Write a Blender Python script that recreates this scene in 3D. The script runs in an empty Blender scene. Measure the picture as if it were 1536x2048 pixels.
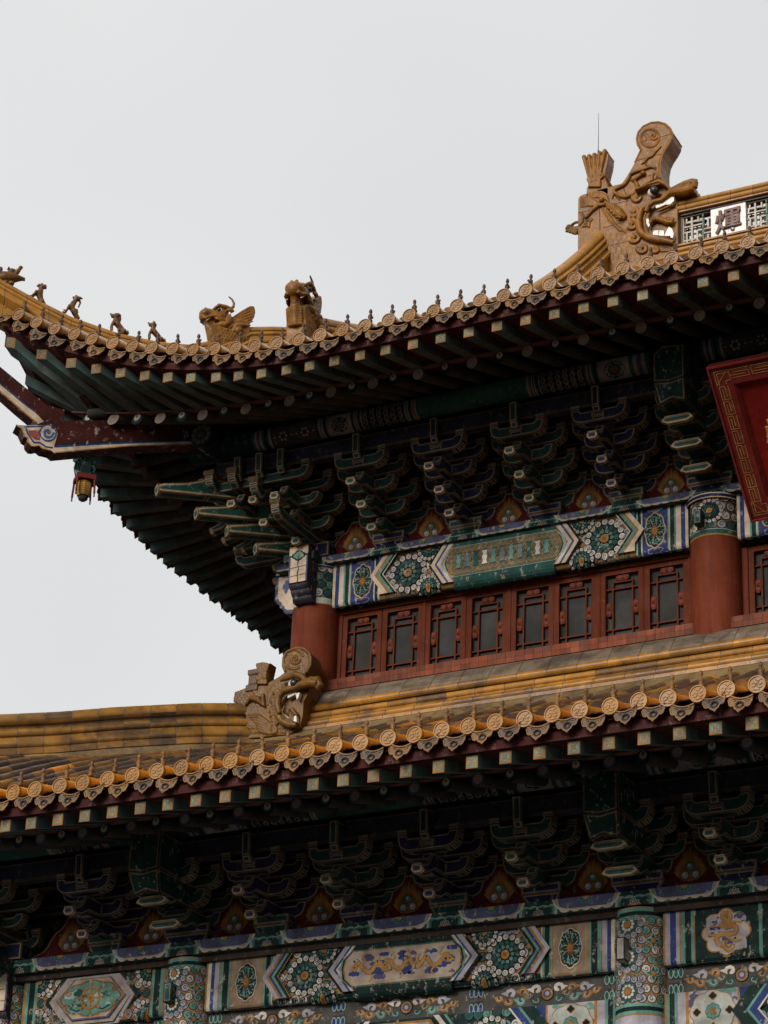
import bpy, math, random
import numpy as np
from mathutils import Vector, Matrix
R = math.radians
S = bpy.context.scene
COL = S.collection
# ------------------------------------------------------------------ camera
CW = np.array([13.9995, -25.1851, -13.412]); YAW, PIT, ROL, FOC = -0.4816, 0.4504, 0.0408, 5299.46
fwd = np.array([math.sin(YAW)*math.cos(PIT), math.cos(YAW)*math.cos(PIT), math.sin(PIT)])
r0 = np.array([math.cos(YAW), -math.sin(YAW), 0.0]); u0 = np.cross(r0, fwd)
cr = math.cos(ROL)*r0 + math.sin(ROL)*u0; cu = -math.sin(ROL)*r0 + math.cos(ROL)*u0
cd = bpy.data.cameras.new('camera'); cam = bpy.data.objects.new('camera', cd); COL.objects.link(cam)
cam.matrix_world = Matrix(((cr[0], cu[0], -fwd[0], CW[0]), (cr[1], cu[1], -fwd[1], CW[1]), (cr[2], cu[2], -fwd[2], CW[2]), (0, 0, 0, 1)))
cd.sensor_fit = 'HORIZONTAL'; cd.sensor_width = 36; cd.lens = 36*FOC/1536; cd.clip_end = 3000; cd.clip_start = 0.1
S.camera = cam
# survey of the photograph: the ray through a photo pixel meets a plane of the building
def un(q, X=None, Y=None, Z=None):
    d = fwd*FOC + cr*(q[0]-768) + cu*(1024-q[1])
    for i, v in enumerate((X, Y, Z)):
        if v is not None: return CW + d*((v-CW[i])/d[i])
def ud(q, off=0.0):                        # plane X - Y = off (diagonal of the corner)
    d = fwd*FOC + cr*(q[0]-768) + cu*(1024-q[1])
    return CW + d*((off-(CW[0]-CW[1]))/(d[0]-d[1]))
def XP(px, Y, z):                          # X of the point of a level line seen in photo column px
    d0 = np.array([0, Y, z]) - CW
    return ((px-768)*(d0@fwd) - FOC*(d0@cr))/(FOC*cr[0] - (px-768)*fwd[0])
# ------------------------------------------------------------------ world, sun, exposure
W = bpy.data.worlds.new("World"); S.world = W; W.use_nodes = True
nt = W.node_tree; nt.nodes.clear()
def N(t, **k):
    n = nt.nodes.new(t)
    for a, b in k.items(): setattr(n, a, b)
    return n
SUN_EL, SUN_AZ = 25, 190                    # azimuth of the sun from +Y, clockwise
out = N('ShaderNodeOutputWorld'); bg = N('ShaderNodeBackground'); sky = N('ShaderNodeTexSky', sky_type='NISHITA')
sky.sun_disc = False; sky.sun_elevation = R(SUN_EL); sky.sun_rotation = R(SUN_AZ); sky.air_density = 2; sky.dust_density = 6
tc = N('ShaderNodeTexCoord'); mp = N('ShaderNodeMapping'); mp.inputs['Scale'].default_value = (1, 1, 1.6)
no = N('ShaderNodeTexNoise'); no.inputs['Scale'].default_value = 2.2; no.inputs['Detail'].default_value = 3; no.inputs['Roughness'].default_value = .45
cr1 = N('ShaderNodeValToRGB'); cr1.color_ramp.elements[0].position = .3; cr1.color_ramp.elements[1].position = .72
cr1.color_ramp.elements[0].color = (7.1, 7.25, 7.36, 1); cr1.color_ramp.elements[1].color = (8.55, 8.55, 8.55, 1)
mx = N('ShaderNodeMix', data_type='RGBA'); mx.inputs['Factor'].default_value = .97      # closed cloud deck over the sky
L = nt.links.new
L(tc.outputs['Generated'], mp.inputs[0]); L(mp.outputs[0], no.inputs['Vector']); L(no.outputs['Fac'], cr1.inputs[0])
L(sky.outputs[0], mx.inputs['A']); L(cr1.outputs[0], mx.inputs['B']); L(mx.outputs['Result'], bg.inputs[0]); bg.inputs[1].default_value = 0.1
L(bg.outputs[0], out.inputs[0])
sd = bpy.data.lights.new('sun', 'SUN'); sd.energy = 3.3; sd.angle = R(28); sd.color = (1, .95, .88)
so = bpy.data.objects.new('sun', sd); COL.objects.link(so)
sv = Vector((math.sin(R(SUN_AZ))*math.cos(R(SUN_EL)), math.cos(R(SUN_AZ))*math.cos(R(SUN_EL)), math.sin(R(SUN_EL))))
so.rotation_euler = sv.to_track_quat('Z', 'Y').to_euler(); so.location = (0, -30, 30)
S.view_settings.view_transform = 'Standard'; S.view_settings.look = 'None'; S.view_settings.gamma = 1
S.view_settings.exposure = 0.0
S.cycles.max_bounces = 6; S.cycles.diffuse_bounces = 4; S.cycles.caustics_reflective = False; S.cycles.caustics_refractive = False
# ------------------------------------------------------------------ materials
def mat(name, rough=.6, spec=.4, wear=0.0, wearcol=(.34, .29, .23), dirt=.5, nscale=6.0, bump=0.0, coat=0.0, rvar=.12, stain=0.0, stripes=0.0, flat=None):
    m = bpy.data.materials.new(name); m.use_nodes = True; t = m.node_tree; b = t.nodes['Principled BSDF']; l = t.links.new
    def n(ty, **k):
        x = t.nodes.new(ty)
        for a, c in k.items(): setattr(x, a, c)
        return x
    if flat is None:
        at = n('ShaderNodeVertexColor'); at.layer_name = 'Col'; c = at.outputs['Color']
    else:
        rg = n('ShaderNodeRGB'); rg.outputs[0].default_value = (*flat, 1); c = rg.outputs[0]
    g = n('ShaderNodeNewGeometry')
    def noise(s, d=6, r=.6, sc=None):
        x = n('ShaderNodeTexNoise'); x.inputs['Scale'].default_value = s; x.inputs['Detail'].default_value = d; x.inputs['Roughness'].default_value = r
        if sc:
            q = n('ShaderNodeVectorMath', operation='MULTIPLY'); q.inputs[1].default_value = sc; l(g.outputs['Position'], q.inputs[0]); l(q.outputs[0], x.inputs['Vector'])
        else: l(g.outputs['Position'], x.inputs['Vector'])
        return x.outputs['Fac']
    def ramp(f, p0, p1, a, b_):
        x = n('ShaderNodeMapRange'); x.inputs[1].default_value = p0; x.inputs[2].default_value = p1; x.inputs[3].default_value = a; x.inputs[4].default_value = b_
        l(f, x.inputs[0]); return x.outputs[0]
    def mix(f, a, c2, mode='MIX'):
        x = n('ShaderNodeMix', data_type='RGBA', blend_type=mode)
        if isinstance(f, float): x.inputs['Factor'].default_value = f
        else: l(f, x.inputs['Factor'])
        l(a, x.inputs['A'])
        if isinstance(c2, tuple): x.inputs['B'].default_value = (*c2, 1)
        else: l(c2, x.inputs['B'])
        return x.outputs['Result']
    n1 = noise(nscale)
    if dirt: c = mix(ramp(n1, .35, .7, dirt, 0.0), c, (.30, .27, .25), 'MULTIPLY')
    if stain: c = mix(ramp(noise(2.3, 5, .65), .5, .62, 0.0, stain), c, (.035, .026, .022))
    if wear: c = mix(ramp(noise(14, 10, .72, (1, 1, .7)), .575, .61, 0.0, wear), c, wearcol)
    if stripes: c = mix(ramp(noise(5, 6, .6, (4, 4, .35)), .45, .7, 0.0, stripes), c, (.4, .33, .3), 'MULTIPLY')
    l(c, b.inputs['Base Color'])
    l(ramp(noise(nscale*1.7, 4), .3, .7, max(.05, rough-rvar), rough+rvar), b.inputs['Roughness'])
    b.inputs['Specular IOR Level'].default_value = spec
    if coat: b.inputs['Coat Weight'].default_value = coat; b.inputs['Coat Roughness'].default_value = .18
    if bump:
        bm = n('ShaderNodeBump'); bm.inputs['Strength'].default_value = bump; bm.inputs['Distance'].default_value = .02
        l(noise(nscale*5, 5), bm.inputs['Height']); l(bm.outputs[0], b.inputs['Normal'])
    return m
M_GLAZE = mat('glazed_tile', .40, .28, stain=.62, dirt=.6, nscale=5, bump=.12, coat=.05)
M_GLAZEB = mat('glazed_eave_tile', .45, .3, stain=.15, dirt=.45, nscale=7, bump=.08, coat=.05)
M_GLOSS = mat('wet_glazed_tube', .22, .5, stain=.08, dirt=.3, nscale=7, bump=.04, coat=.55, rvar=.06)
M_STAT = mat('glazed_statue', .36, .22, stain=.38, dirt=.7, nscale=9, bump=.25, coat=0)
M_PAINT = mat('painted_timber', .66, .10, wear=.6, dirt=.75, nscale=5)
M_DIM = mat('dusty_painted_timber', .75, .1, wear=.35, wearcol=(.16, .14, .12), dirt=.75, nscale=4)
M_RAFT = mat('rafter_paint', .7, .12, wear=.16, wearcol=(.12, .11, .10), dirt=.7, nscale=4)
M_RED = mat('red_lacquer', .68, .10, wear=.12, wearcol=(.2, .1, .07), dirt=.45, nscale=2.2, stripes=.45)
M_EAVE = mat('peeling_eave_board', .7, .12, wear=.45, wearcol=(.16, .12, .10), dirt=.7, nscale=3)
M_GLASS = mat('window_gauze', .6, .15, dirt=.5, nscale=1.6, flat=(.022, .021, .018))
M_STONE = mat('stone_paving', .85, .2, dirt=.4, nscale=1.5, flat=(.11, .105, .10))
M_IRON = mat('dark_iron', .5, .5, dirt=.3, flat=(.02, .02, .022))
M_CERAM = mat('white_ceramic', .3, .5, dirt=.35, nscale=12)
# ------------------------------------------------------------------ palette (linear, real surface colours)
GOLD = (.42, .23, .07); CREAM = (.62, .50, .37); GRN = (.024, .088, .074); GRD = (.008, .026, .023); TEAL = (.12, .27, .225); MINT = (.32, .46, .39)
BLU = (.028, .05, .17); BLD = (.012, .014, .07); PUR = (.085, .085, .17); WHT = (.62, .56, .50); BLK = (.008, .008, .009); RED = (.20, .018, .014)
LILAC = (.36, .34, .38); OCH = (.34, .16, .04); SHUT = (.105, .021, .0065); DKRED = (.055, .012, .010); DGOLD = (.20, .12, .045)
TILE = (.39, .168, .016); TILEO = (.62, .22, .016); TILEB = (.105, .058, .026); TILEY = (.33, .155, .024)
rnd = random.Random(7)
def jit(c, a=.15, r=rnd):
    k = 1+r.uniform(-a, a); return tuple(min(1, x*k) for x in c)
def lerp(a, b, t): return tuple(x+(y-x)*t for x, y in zip(a, b))
# ------------------------------------------------------------------ mesh builder
class MB:
    def __init__(s): s.v = []; s.f = []; s.c = []; s.m = []; s.s = []; s.M = None
    def add(s, vs, fs, col, mi=0, smooth=False):
        b = len(s.v)
        if s.M is not None: vs = [tuple(s.M @ Vector(p)) for p in vs]
        s.v.extend([tuple(map(float, p)) for p in vs])
        for i, f in enumerate(fs):
            s.f.append([b+k for k in f]); s.c.append(col[i] if isinstance(col, list) else col); s.m.append(mi); s.s.append(smooth)
    def box(s, x0, x1, y0, y1, z0, z1, col, mi=0):
        s.add([(x0,y0,z0),(x1,y0,z0),(x1,y1,z0),(x0,y1,z0),(x0,y0,z1),(x1,y0,z1),(x1,y1,z1),(x0,y1,z1)],
              [(0,3,2,1),(4,5,6,7),(0,1,5,4),(1,2,6,5),(2,3,7,6),(3,0,4,7)], col, mi)
    def poly3(s, pts, col, mi=0): s.add(pts, [tuple(range(len(pts)))], col, mi)
    def prism(s, pts, ext, col, style=None, mi=0, side=None, smooth=False):   # pts: 3D outline, ext: extrusion vector
        P = [np.array(p, float) for p in pts]; e = np.array(ext, float)
        nrm = newell(P)
        if nrm @ e > 0: P = P[::-1]
        n = len(P); Q = [p+e for p in P]
        fs = [list(P), list(Q[::-1])] + [[P[i], Q[i], Q[(i+1) % n], P[(i+1) % n]] for i in range(n)]
        for k, f in enumerate(fs):
            c = col if (k < 2 or side is None) else side
            s.add(f, [tuple(range(len(f)))], c, mi, smooth and k >= 2)
            if style and not (k == 1 and style.get('noback')): inset_decal(s, f, style, mi)
    def sbox(s, x0, x1, y0, y1, z0, z1, col, style=None, mi=0):
        s.prism([(x0,y0,z0),(x1,y0,z0),(x1,y0,z1),(x0,y0,z1)], (0, y1-y0, 0), col, style, mi)
    def tube(s, path, rad, col, n=8, mi=0, cap=True, smooth=True, flat=1.0):
        P = [Vector(p) for p in path]; k = len(P)
        rs = rad if isinstance(rad, (list, tuple)) else [rad]*k
        vs = []; up = Vector((0, 0, 1)); prev = None
        for i, p in enumerate(P):
            d = (P[min(i+1, k-1)]-P[max(i-1, 0)]).normalized()
            a = d.cross(up)
            if a.length < .05: a = d.cross(Vector((1, 0, 0))) if prev is None else prev
            a.normalize()
            if prev is not None and a.dot(prev) < 0: a = -a
            prev = a.copy(); b2 = a.cross(d).normalized()
            for j in range(n):
                t = 2*math.pi*j/n; vs.append(p + a*math.cos(t)*rs[i] + b2*math.sin(t)*rs[i]*flat)
        fs = [(i*n+j, i*n+(j+1) % n, (i+1)*n+(j+1) % n, (i+1)*n+j) for i in range(k-1) for j in range(n)]
        s.add(vs, fs, col, mi, smooth)
        if cap:
            s.add(vs[:n], [tuple(range(n))], col, mi); s.add(vs[-n:], [tuple(range(n-1, -1, -1))], col, mi)
    def ball(s, c, r, col, n=10, mi=0, sc=(1, 1, 1), rot=None):
        vs = []; h = n//2+1
        for i in range(h+1):
            a = math.pi*i/h
            for j in range(n):
                b = 2*math.pi*j/n; p = Vector((math.sin(a)*math.cos(b)*sc[0], math.sin(a)*math.sin(b)*sc[1], math.cos(a)*sc[2]))*r
                if rot is not None: p = rot @ p
                vs.append(p+Vector(c))
        s.add(vs, [(i*n+j, (i+1)*n+j, (i+1)*n+(j+1) % n, i*n+(j+1) % n) for i in range(h) for j in range(n)], col, mi, True)
    def lathe(s, prof, c, col, n=12, mi=0, smooth=True):          # prof: (r, z)
        vs = [(c[0]+r*math.cos(2*math.pi*j/n), c[1]+r*math.sin(2*math.pi*j/n), c[2]+z) for r, z in prof for j in range(n)]
        k = len(prof)
        s.add(vs, [(i*n+j, i*n+(j+1) % n, (i+1)*n+(j+1) % n, (i+1)*n+j) for i in range(k-1) for j in range(n)], col, mi, smooth)
    def mesh(s, name, mats):
        me = bpy.data.meshes.new(name); me.from_pydata(s.v, [], s.f)
        for m in (mats if isinstance(mats, (list, tuple)) else [mats]): me.materials.append(m)
        a = me.color_attributes.new('Col', 'FLOAT_COLOR', 'CORNER'); arr = []
        for f, c in zip(s.f, s.c): arr.extend((c[0], c[1], c[2], 1.0)*len(f))
        a.data.foreach_set('color', arr)
        me.polygons.foreach_set('material_index', s.m); me.polygons.foreach_set('use_smooth', s.s); me.update()
        return me
    def build(s, name, mats, parent=None, loc=(0, 0, 0)):
        o = bpy.data.objects.new(name, s.mesh(name, mats)); COL.objects.link(o); o.location = loc
        if parent: o.parent = parent
        return o
def newell(P):
    n = np.zeros(3)
    for i in range(len(P)):
        a, b = np.array(P[i]), np.array(P[(i+1) % len(P)]); n += np.cross(a, b)
    l = np.linalg.norm(n); return n/l if l else n
def inset(P, w):
    n = newell(P); k = len(P); out = []
    for i in range(k):
        a, b, c = P[i-1], P[i], P[(i+1) % k]
        d1 = b-a; d2 = c-b; l1 = np.linalg.norm(d1); l2 = np.linalg.norm(d2)
        if l1 < 1e-6 or l2 < 1e-6: out.append(b); continue
        m1 = np.cross(n, d1/l1); m2 = np.cross(n, d2/l2); m = m1+m2; q = m@m
        out.append(b + m*(2*w/q if q > .4 else w))
    return out
def inset_decal(mb, f, st, mi):
    P = [np.array(p, float) for p in f]
    ext = min(np.linalg.norm(P[(i+1) % len(P)]-P[i]) for i in range(len(P))) if len(P) == 4 else 9
    n = newell(P); w = 0; lay = 0
    for wi, c in st['rings']:
        w += wi; lay += 1
        if ext < 2*w+.01: break
        Q = inset(P, w); mb.add([q+n*.0012*lay for q in Q], [tuple(range(len(Q)))], c, mi)
def thing(name, label, cat, loc=(0, 0, 0), group=None):
    o = bpy.data.objects.new(name, None); COL.objects.link(o); o.location = loc; o.empty_display_size = .1
    o['label'] = label; o['category'] = cat
    if group: o['group'] = group
    return o
def tag(o, label=None, cat=None, group=None, kind=None):
    if label: o['label'] = label
    if cat: o['category'] = cat
    if group: o['group'] = group
    if kind: o['kind'] = kind
    return o
def inst(me, name, parent, Mx=None, loc=None):
    o = bpy.data.objects.new(name, me); COL.objects.link(o); o.parent = parent
    if Mx is not None: o.matrix_local = Mx
    if loc is not None: o.location = loc
    return o
def copy_tree(o, parent=None, Mx=None):
    c = o.copy(); COL.objects.link(c); c.parent = parent
    if Mx is not None: c.matrix_local = Mx
    for ch in list(o.children): copy_tree(ch, c)
    return c
# ------------------------------------------------------------------ 2-D painter: flat painted shapes laid on a surface
def clip(poly, cl):
    if not cl: return poly
    out = poly
    for i in range(len(cl)):
        a, b = cl[i], cl[(i+1) % len(cl)]; inp = out; out = []
        if not inp: return []
        def sd_(p): return (b[0]-a[0])*(p[1]-a[1]) - (b[1]-a[1])*(p[0]-a[0])
        for j in range(len(inp)):
            p, q = inp[j-1], inp[j]; sp, sq = sd_(p), sd_(q)
            if sq >= 0:
                if sp < 0: t = sp/(sp-sq); out.append((p[0]+(q[0]-p[0])*t, p[1]+(q[1]-p[1])*t))
                out.append(q)
            elif sp >= 0: t = sp/(sp-sq); out.append((p[0]+(q[0]-p[0])*t, p[1]+(q[1]-p[1])*t))
    return out
class Paint:
    def __init__(s, mb, fmap, mi=0): s.mb = mb; s.f = fmap; s.mi = mi; s.L = 1; s.cl = None; s.k = 0
    def poly(s, pts, col, L=None):
        if s.cl: pts = clip(pts, s.cl)
        if len(pts) < 3: return
        ar = sum(pts[i-1][0]*pts[i][1]-pts[i][0]*pts[i-1][1] for i in range(len(pts)))
        if abs(ar) < 1e-7: return
        if ar < 0: pts = pts[::-1]
        s.k += 1; t = .0012*(s.L if L is None else L) + (s.k % 40)*2.4e-5
        s.mb.add([s.f(u, v, t) for u, v in pts], [tuple(range(len(pts)))], col, s.mi)
    def rect(s, u0, u1, v0, v1, col, L=None, n=1):
        for i in range(n):
            a = u0+(u1-u0)*i/n; b = u0+(u1-u0)*(i+1)/n; s.poly([(a, v0), (b, v0), (b, v1), (a, v1)], col, L)
    def disc(s, u, v, r, col, L=None, n=14, ry=None):
        ry = ry or r; s.poly([(u+r*math.cos(2*math.pi*i/n), v+ry*math.sin(2*math.pi*i/n)) for i in range(n)], col, L)
    def lobed(s, u, v, rx, ry, k, amp, col, L=None):
        n = k*6; s.poly([(u+rx*(1-amp+amp*abs(math.cos(k*t/2)))*math.cos(t), v+ry*(1-amp+amp*abs(math.cos(k*t/2)))*math.sin(t)) for t in [2*math.pi*i/n for i in range(n)]], col, L)
    def line(s, pts, w, col, L=None, taper=False):
        k = len(pts)
        for i in range(k-1):
            (a, b), (c, d) = pts[i], pts[i+1]; l = math.hypot(c-a, d-b)
            if l < 1e-6: continue
            w0 = w*(1-i/k) if taper else w; w1 = w*(1-(i+1)/k) if taper else w
            nx, ny = -(d-b)/l, (c-a)/l; e = .15*w/l; a2, b2, c2, d2 = a-(c-a)*e, b-(d-b)*e, c+(c-a)*e, d+(d-b)*e
            s.poly([(a2-nx*w0/2, b2-ny*w0/2), (c2-nx*w1/2, d2-ny*w1/2), (c2+nx*w1/2, d2+ny*w1/2), (a2+nx*w0/2, b2+ny*w0/2)], col, L)
    def spiral(s, u, v, r, turns, a0, w, col, L=None, dr=1):
        n = max(6, int(turns*9)); s.line([(u+r*(1-.85*i/n)*math.cos(a0+dr*turns*2*math.pi*i/n), v+r*(1-.85*i/n)*math.sin(a0+dr*turns*2*math.pi*i/n)) for i in range(n+1)], w, col, L)
    def petal(s, u, v, r, ang, c, L, dr=1):                        # one curled petal of a whirling-flower rosette
        s.disc(u, v, r, BLK, L, 10); s.disc(u, v, r*.84, c, L+1, 10)
        s.spiral(u, v, r*.62, 1.0, ang, r*.2, lerp(c, (.03, .05, .07), .8), L+2, dr)
    def rosette(s, u, v, Rr, L, core=OCH, cols=(GRN, WHT, TEAL)):
        s.disc(u, v, Rr, GRD, L, 20); ring = [(.86, 16, cols[1], .15), (.58, 13, cols[0], .125), (.37, 10, cols[2], .095)]
        for rr, k, c, pr in ring:
            for i in range(k):
                t = 2*math.pi*i/k; s.petal(u+Rr*rr*math.cos(t), v+Rr*rr*math.sin(t), Rr*pr*1.12, t, jit(c, .2), L+1, 1 if i % 2 else -1)
            L += 3
        s.disc(u, v, Rr*.25, BLK, L+1); s.disc(u, v, Rr*.22, core, L+2); s.disc(u, v, Rr*.1, lerp(core, BLK, .4), L+3)
    def curls(s, u0, u1, v0, v1, r, L, cols=(WHT, GRN, LILAC), cent=None):
        ny = max(1, round((v1-v0)/(2*r))); nx = max(1, round((u1-u0)/(2*r)))
        for i in range(nx):
            for j in range(ny):
                c = cols[(i*3+j*2+i//2) % len(cols)]
                s.petal(u0+(i+.5)*(u1-u0)/nx, v0+(j+.5)*(v1-v0)/ny, r*1.02, rnd.uniform(0, 6), jit(c, .2), L, rnd.choice((1, -1)))
# ------------------------------------------------------------------ ground and the building
YL = -2.25                                             # plane of the lower colonnade
HALL = thing('temple_gate_hall', 'double-eaved temple hall with golden tiled roofs, painted beams and red columns', 'temple')
def struct(o): o['kind'] = 'structure'; return o
gr_ = MB(); nn = 12
for i in range(nn):
    for j in range(nn):
        x0, y0, s_ = -600+i*100, -600+j*100, 100; gr_.add([(x0,y0,0),(x0+s_,y0,0),(x0+s_,y0+s_,0),(x0,y0+s_,0)], [(0,1,2,3)], (.17,.165,.155))
struct(gr_.build('ground', M_STONE, loc=(0, 0, -15.2)))
# --- roofs: height of the tile bed at (x, y); corner lifted like the photograph's eave
class Roof: pass
def mkroof(E, z0, a, b, Ld, pe, gable=None):
    r = Roof(); r.E, r.z0, r.a, r.b, r.Ld, r.pe = E, z0, a, b, Ld, pe
    def z(x, y):
        df = y-E; ds = x-E; d = max(0, min(df, ds)); q = max(df, ds)-d
        if gable is not None and x > gable: d = max(0, df); q = max(0, ds-df)
        return z0 + a*d + (b*d*d if gable is None else b*d**2.5) + 1.40*max(0, 1-d/Ld)**pe*max(0, 1-q/4.6)**2.2
    r.z = z; return r
UP = mkroof(-2.95, 1.02, .42, .0066, 2.2, 1.7, .1); LO = mkroof(-4.87, -4.70, .38, .018, 4.3, 1.5)
def elift(x, E): return 1.40*max(0, 1-(x-E)/4.6)**2.2
TS = .275
def roof_deck(name, r, ymax, xmax, xin, parent):
    mb = MB(); E = r.E
    def sheet(fx, us, vs, dz, col, mi):
        P = [[fx(u, v) for v in vs] for u in us]
        vv = [(p[0], p[1], r.z(p[0], p[1])+dz) for row in P for p in row]; n = len(vs)
        fs = [(i*n+j, i*n+j+1, (i+1)*n+j+1, (i+1)*n+j) for i in range(len(us)-1) for j in range(n-1)]
        mb.add(vv, fs, col, mi, True)
    vs = [i/14 for i in range(15)]
    for dz, col, mi in ((-.02, TILEB, 0), (-.10, DKRED, 1)):
        us = [E+i*.275 for i in range(int((xmax-E)/.275)+1)] + [xmax+2.5, xmax+5, 17]
        sheet(lambda u, v: (u, E+(ymax-E if u > xin else min(ymax-E, u-E))*v), us, vs, dz, col, mi)
        us2 = [E+i*.275 for i in range(int((ymax-E)/.275)+1)]
        sheet(lambda u, v: (E+min(xin-E, u-E)*v, u), us2 if xin < ymax else us2, vs, dz, col, mi)
    return mb.build(name, [M_GLAZE, M_EAVE], parent)
UROOF = roof_deck('upper_roof', UP, 7.6, 8.5, 0.15, HALL)
LROOF = roof_deck('lower_roof', LO, -.3, 8.5, -.3, HALL)
# --- tile tubes on the slopes
def tubes(name, r, side, k0, k1, ylen, stopf, parent, var=.35, dark=.55):
    mb = MB(); E = r.E; rr = random.Random(3+side)
    for k in range(k0, k1):
        x = 3.704-.275*(25-k) if r is UP else 3.515-.275*(16-k)
        if side: x = x
        d = .38
        end = stopf(x)
        while d < end:
            d2 = min(d+.34, end)
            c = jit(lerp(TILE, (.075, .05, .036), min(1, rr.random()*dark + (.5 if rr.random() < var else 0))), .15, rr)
            if rr.random() < .04: c = TILEO
            pts = []
            for dd in (d, (d+d2)/2, d2-.006):
                p = (x, E+dd) if not side else (E+dd, x); pts.append((p[0], p[1], r.z(*p)+.035))
            mb.tube(pts, [.078, .077, .073], c, 10, cap=True)
            p2 = pts[-1]
            d = d2
    return mb.build(name, M_GLAZE, parent)
uf = lambda x: max(.2, min(10.4, x+2.95))
tubes('tile_rows', UP, 0, 1, 52, 0, lambda x: 10.3 if x > .2 else max(.2, min(10.3, x+2.85)), UROOF)
tubes('tile_rows', UP, 1, 1, 44, 0, lambda x: max(.2, min(3.0, x+2.85)), UROOF)
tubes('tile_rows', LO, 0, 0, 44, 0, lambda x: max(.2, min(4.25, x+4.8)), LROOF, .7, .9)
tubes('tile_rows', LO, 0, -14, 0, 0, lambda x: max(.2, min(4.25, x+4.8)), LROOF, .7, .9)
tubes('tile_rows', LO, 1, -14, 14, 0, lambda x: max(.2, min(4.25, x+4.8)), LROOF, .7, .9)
# --- one eave tile: round end disc with relief, short tube behind, hanging drip tile beside it
def eave_tile(cdisc, cdrip, ctube, mirror=1):
    mb = MB(); n = 20
    mb.tube([(0, .0, 0), (0, .22, .045), (0, .43, .110)], .075, ctube, 14, mi=1, cap=False)
    def ring(r1, r2, y1, y2, col):
        mb.add([(r1*math.cos(2*math.pi*i/n), y1, r1*math.sin(2*math.pi*i/n)) for i in range(n)] + [(r2*math.cos(2*math.pi*i/n), y2, r2*math.sin(2*math.pi*i/n)) for i in range(n)],
               [(i, (i+1) % n, n+(i+1) % n, n+i) for i in range(n)], col, 0, False)
    ring(.083, .083, .02, -.012, cdisc); ring(.083, .080, -.012, -.018, lerp(cdisc, TILEO, .3)); ring(.080, .072, -.018, -.018, cdisc); ring(.072, .069, -.018, -.008, lerp(cdisc, TILEB, .4))
    mb.add([(.069*math.cos(2*math.pi*i/n), -.008, .069*math.sin(2*math.pi*i/n)) for i in range(n)], [tuple(range(n))], lerp(cdisc, TILEB, .38))
    ring(.083, .076, .02, .02, cdisc)
    hi = lerp(cdisc, CREAM, .15)
    for pts in ([(-.05, .0), (-.03, .02), (-.01, .005), (.01, .02), (.0, -.015), (.02, -.03), (.045, -.02)], [(.0, .02), (.02, .045), (.04, .05)], [(-.03, -.045), (0, -.05), (.03, -.045)], [(.02, .0), (.045, .015)], [(-.045, -.02), (-.02, -.02), (-.01, .0)], [(-.02, .05), (0, .035)]):
        mb.tube([(u, -.009, v) for u, v in pts], .0065, hi, 5)
    # drip tile at half a spacing to the right, face leaning out
    xo = TS/2; K = 12; top = []; bot = []
    prof = [.012, .052, .058, .050, .072, .080, .098, .080, .072, .050, .058, .052, .012]
    for i in range(K+1):
        t = -1+2*i/K; x = xo+t*.108
        zt = -.055-.035*(1-t*t); top.append((x, .0, zt)); bot.append((x, -.012-.035*prof[i]/.1, -.092-prof[i]*1.3-.012*(1-t*t)))
    vs = top+bot; m = K+1
    mb.add(vs, [(i, i+1, m+i+1, m+i) for i in range(K)], cdrip, 0, False)
    vs2 = [(x, y+.018, z) for x, y, z in vs]; mb.add(vs2, [(m+i, m+i+1, i+1, i) for i in range(K)], cdrip)
    rim = lerp(cdrip, TILE, .5)
    mb.tube([(x, y-.006, z) for x, y, z in top], .009, lerp(rim, cdrip, .3), 6); mb.tube([(x, y-.003, z) for x, y, z in bot], .007, rim, 5)
    dk = lerp(cdrip, BLK, .8)
    for q in range(9):
        a = 2*math.pi*q/9; mb.ball((xo+.03*math.cos(a), -.028, -.155+.028*math.sin(a)), .012, dk, 6)
    for sx in (-1, 1):
        mb.tube([(xo+sx*.04, -.016, -.105), (xo+sx*.07, -.012, -.12), (xo+sx*.075, -.016, -.095), (xo+sx*.055, -.01, -.09)], .005, rim, 5)
    # trough of the drip tile running back
    for i in range(6):
        t0, t1 = -1+i/3, -1+(i+1)/3
        mb.add([(xo+t0*.108, 0, -.055-.035*(1-t0*t0)), (xo+t1*.108, 0, -.055-.035*(1-t1*t1)), (xo+t1*.108, .3, .055-.035*(1-t1*t1)), (xo+t0*.108, .3, .055-.035*(1-t0*t0))], [(0, 1, 2, 3)], lerp(ctube, TILEB, .6), 0, True)
    return mb
def finial(c):
    mb = MB(); mb.lathe([(.0, .0), (.030, .0), (.030, .02), (.019, .035), (.026, .055), (.027, .075), (.014, .095), (.011, .105), (.019, .12), (.020, .135), (.013, .155), (0, .165)], (0, 0, 0), c, 8)
    mb.ball((-.012, -.022, .08), .014, c, 6); mb.ball((.014, -.02, .055), .013, c, 6)
    return mb
DISC = (.44, .215, .05)
SRC = {}
def tile_meshes(dc, tc_, n=4):
    out = []
    for i in range(n):
        c = lerp(dc, TILEY, rnd.random()*.5)
        q_ = eave_tile(jit(c, .1), lerp(TILEY, (.07, .062, .058), (.55, .8, .68, .9)[i % 4]), jit(tc_, .1)); m = q_.mesh('eave_tile', [M_GLAZEB, M_GLOSS]); SRC[m.name] = q_; out.append(m)
    return out
TM_UP = tile_meshes((.33, .145, .022), (.46, .22, .045)); TM_LO = tile_meshes((.42, .19, .030), (.82, .29, .012))
FM = [finial(jit((.11, .052, .02), .2)).mesh('tile_finial', M_STAT) for _ in range(3)]; FML = [finial(jit((.20, .095, .025), .2)).mesh('tile_finial', M_STAT) for _ in range(3)]
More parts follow.
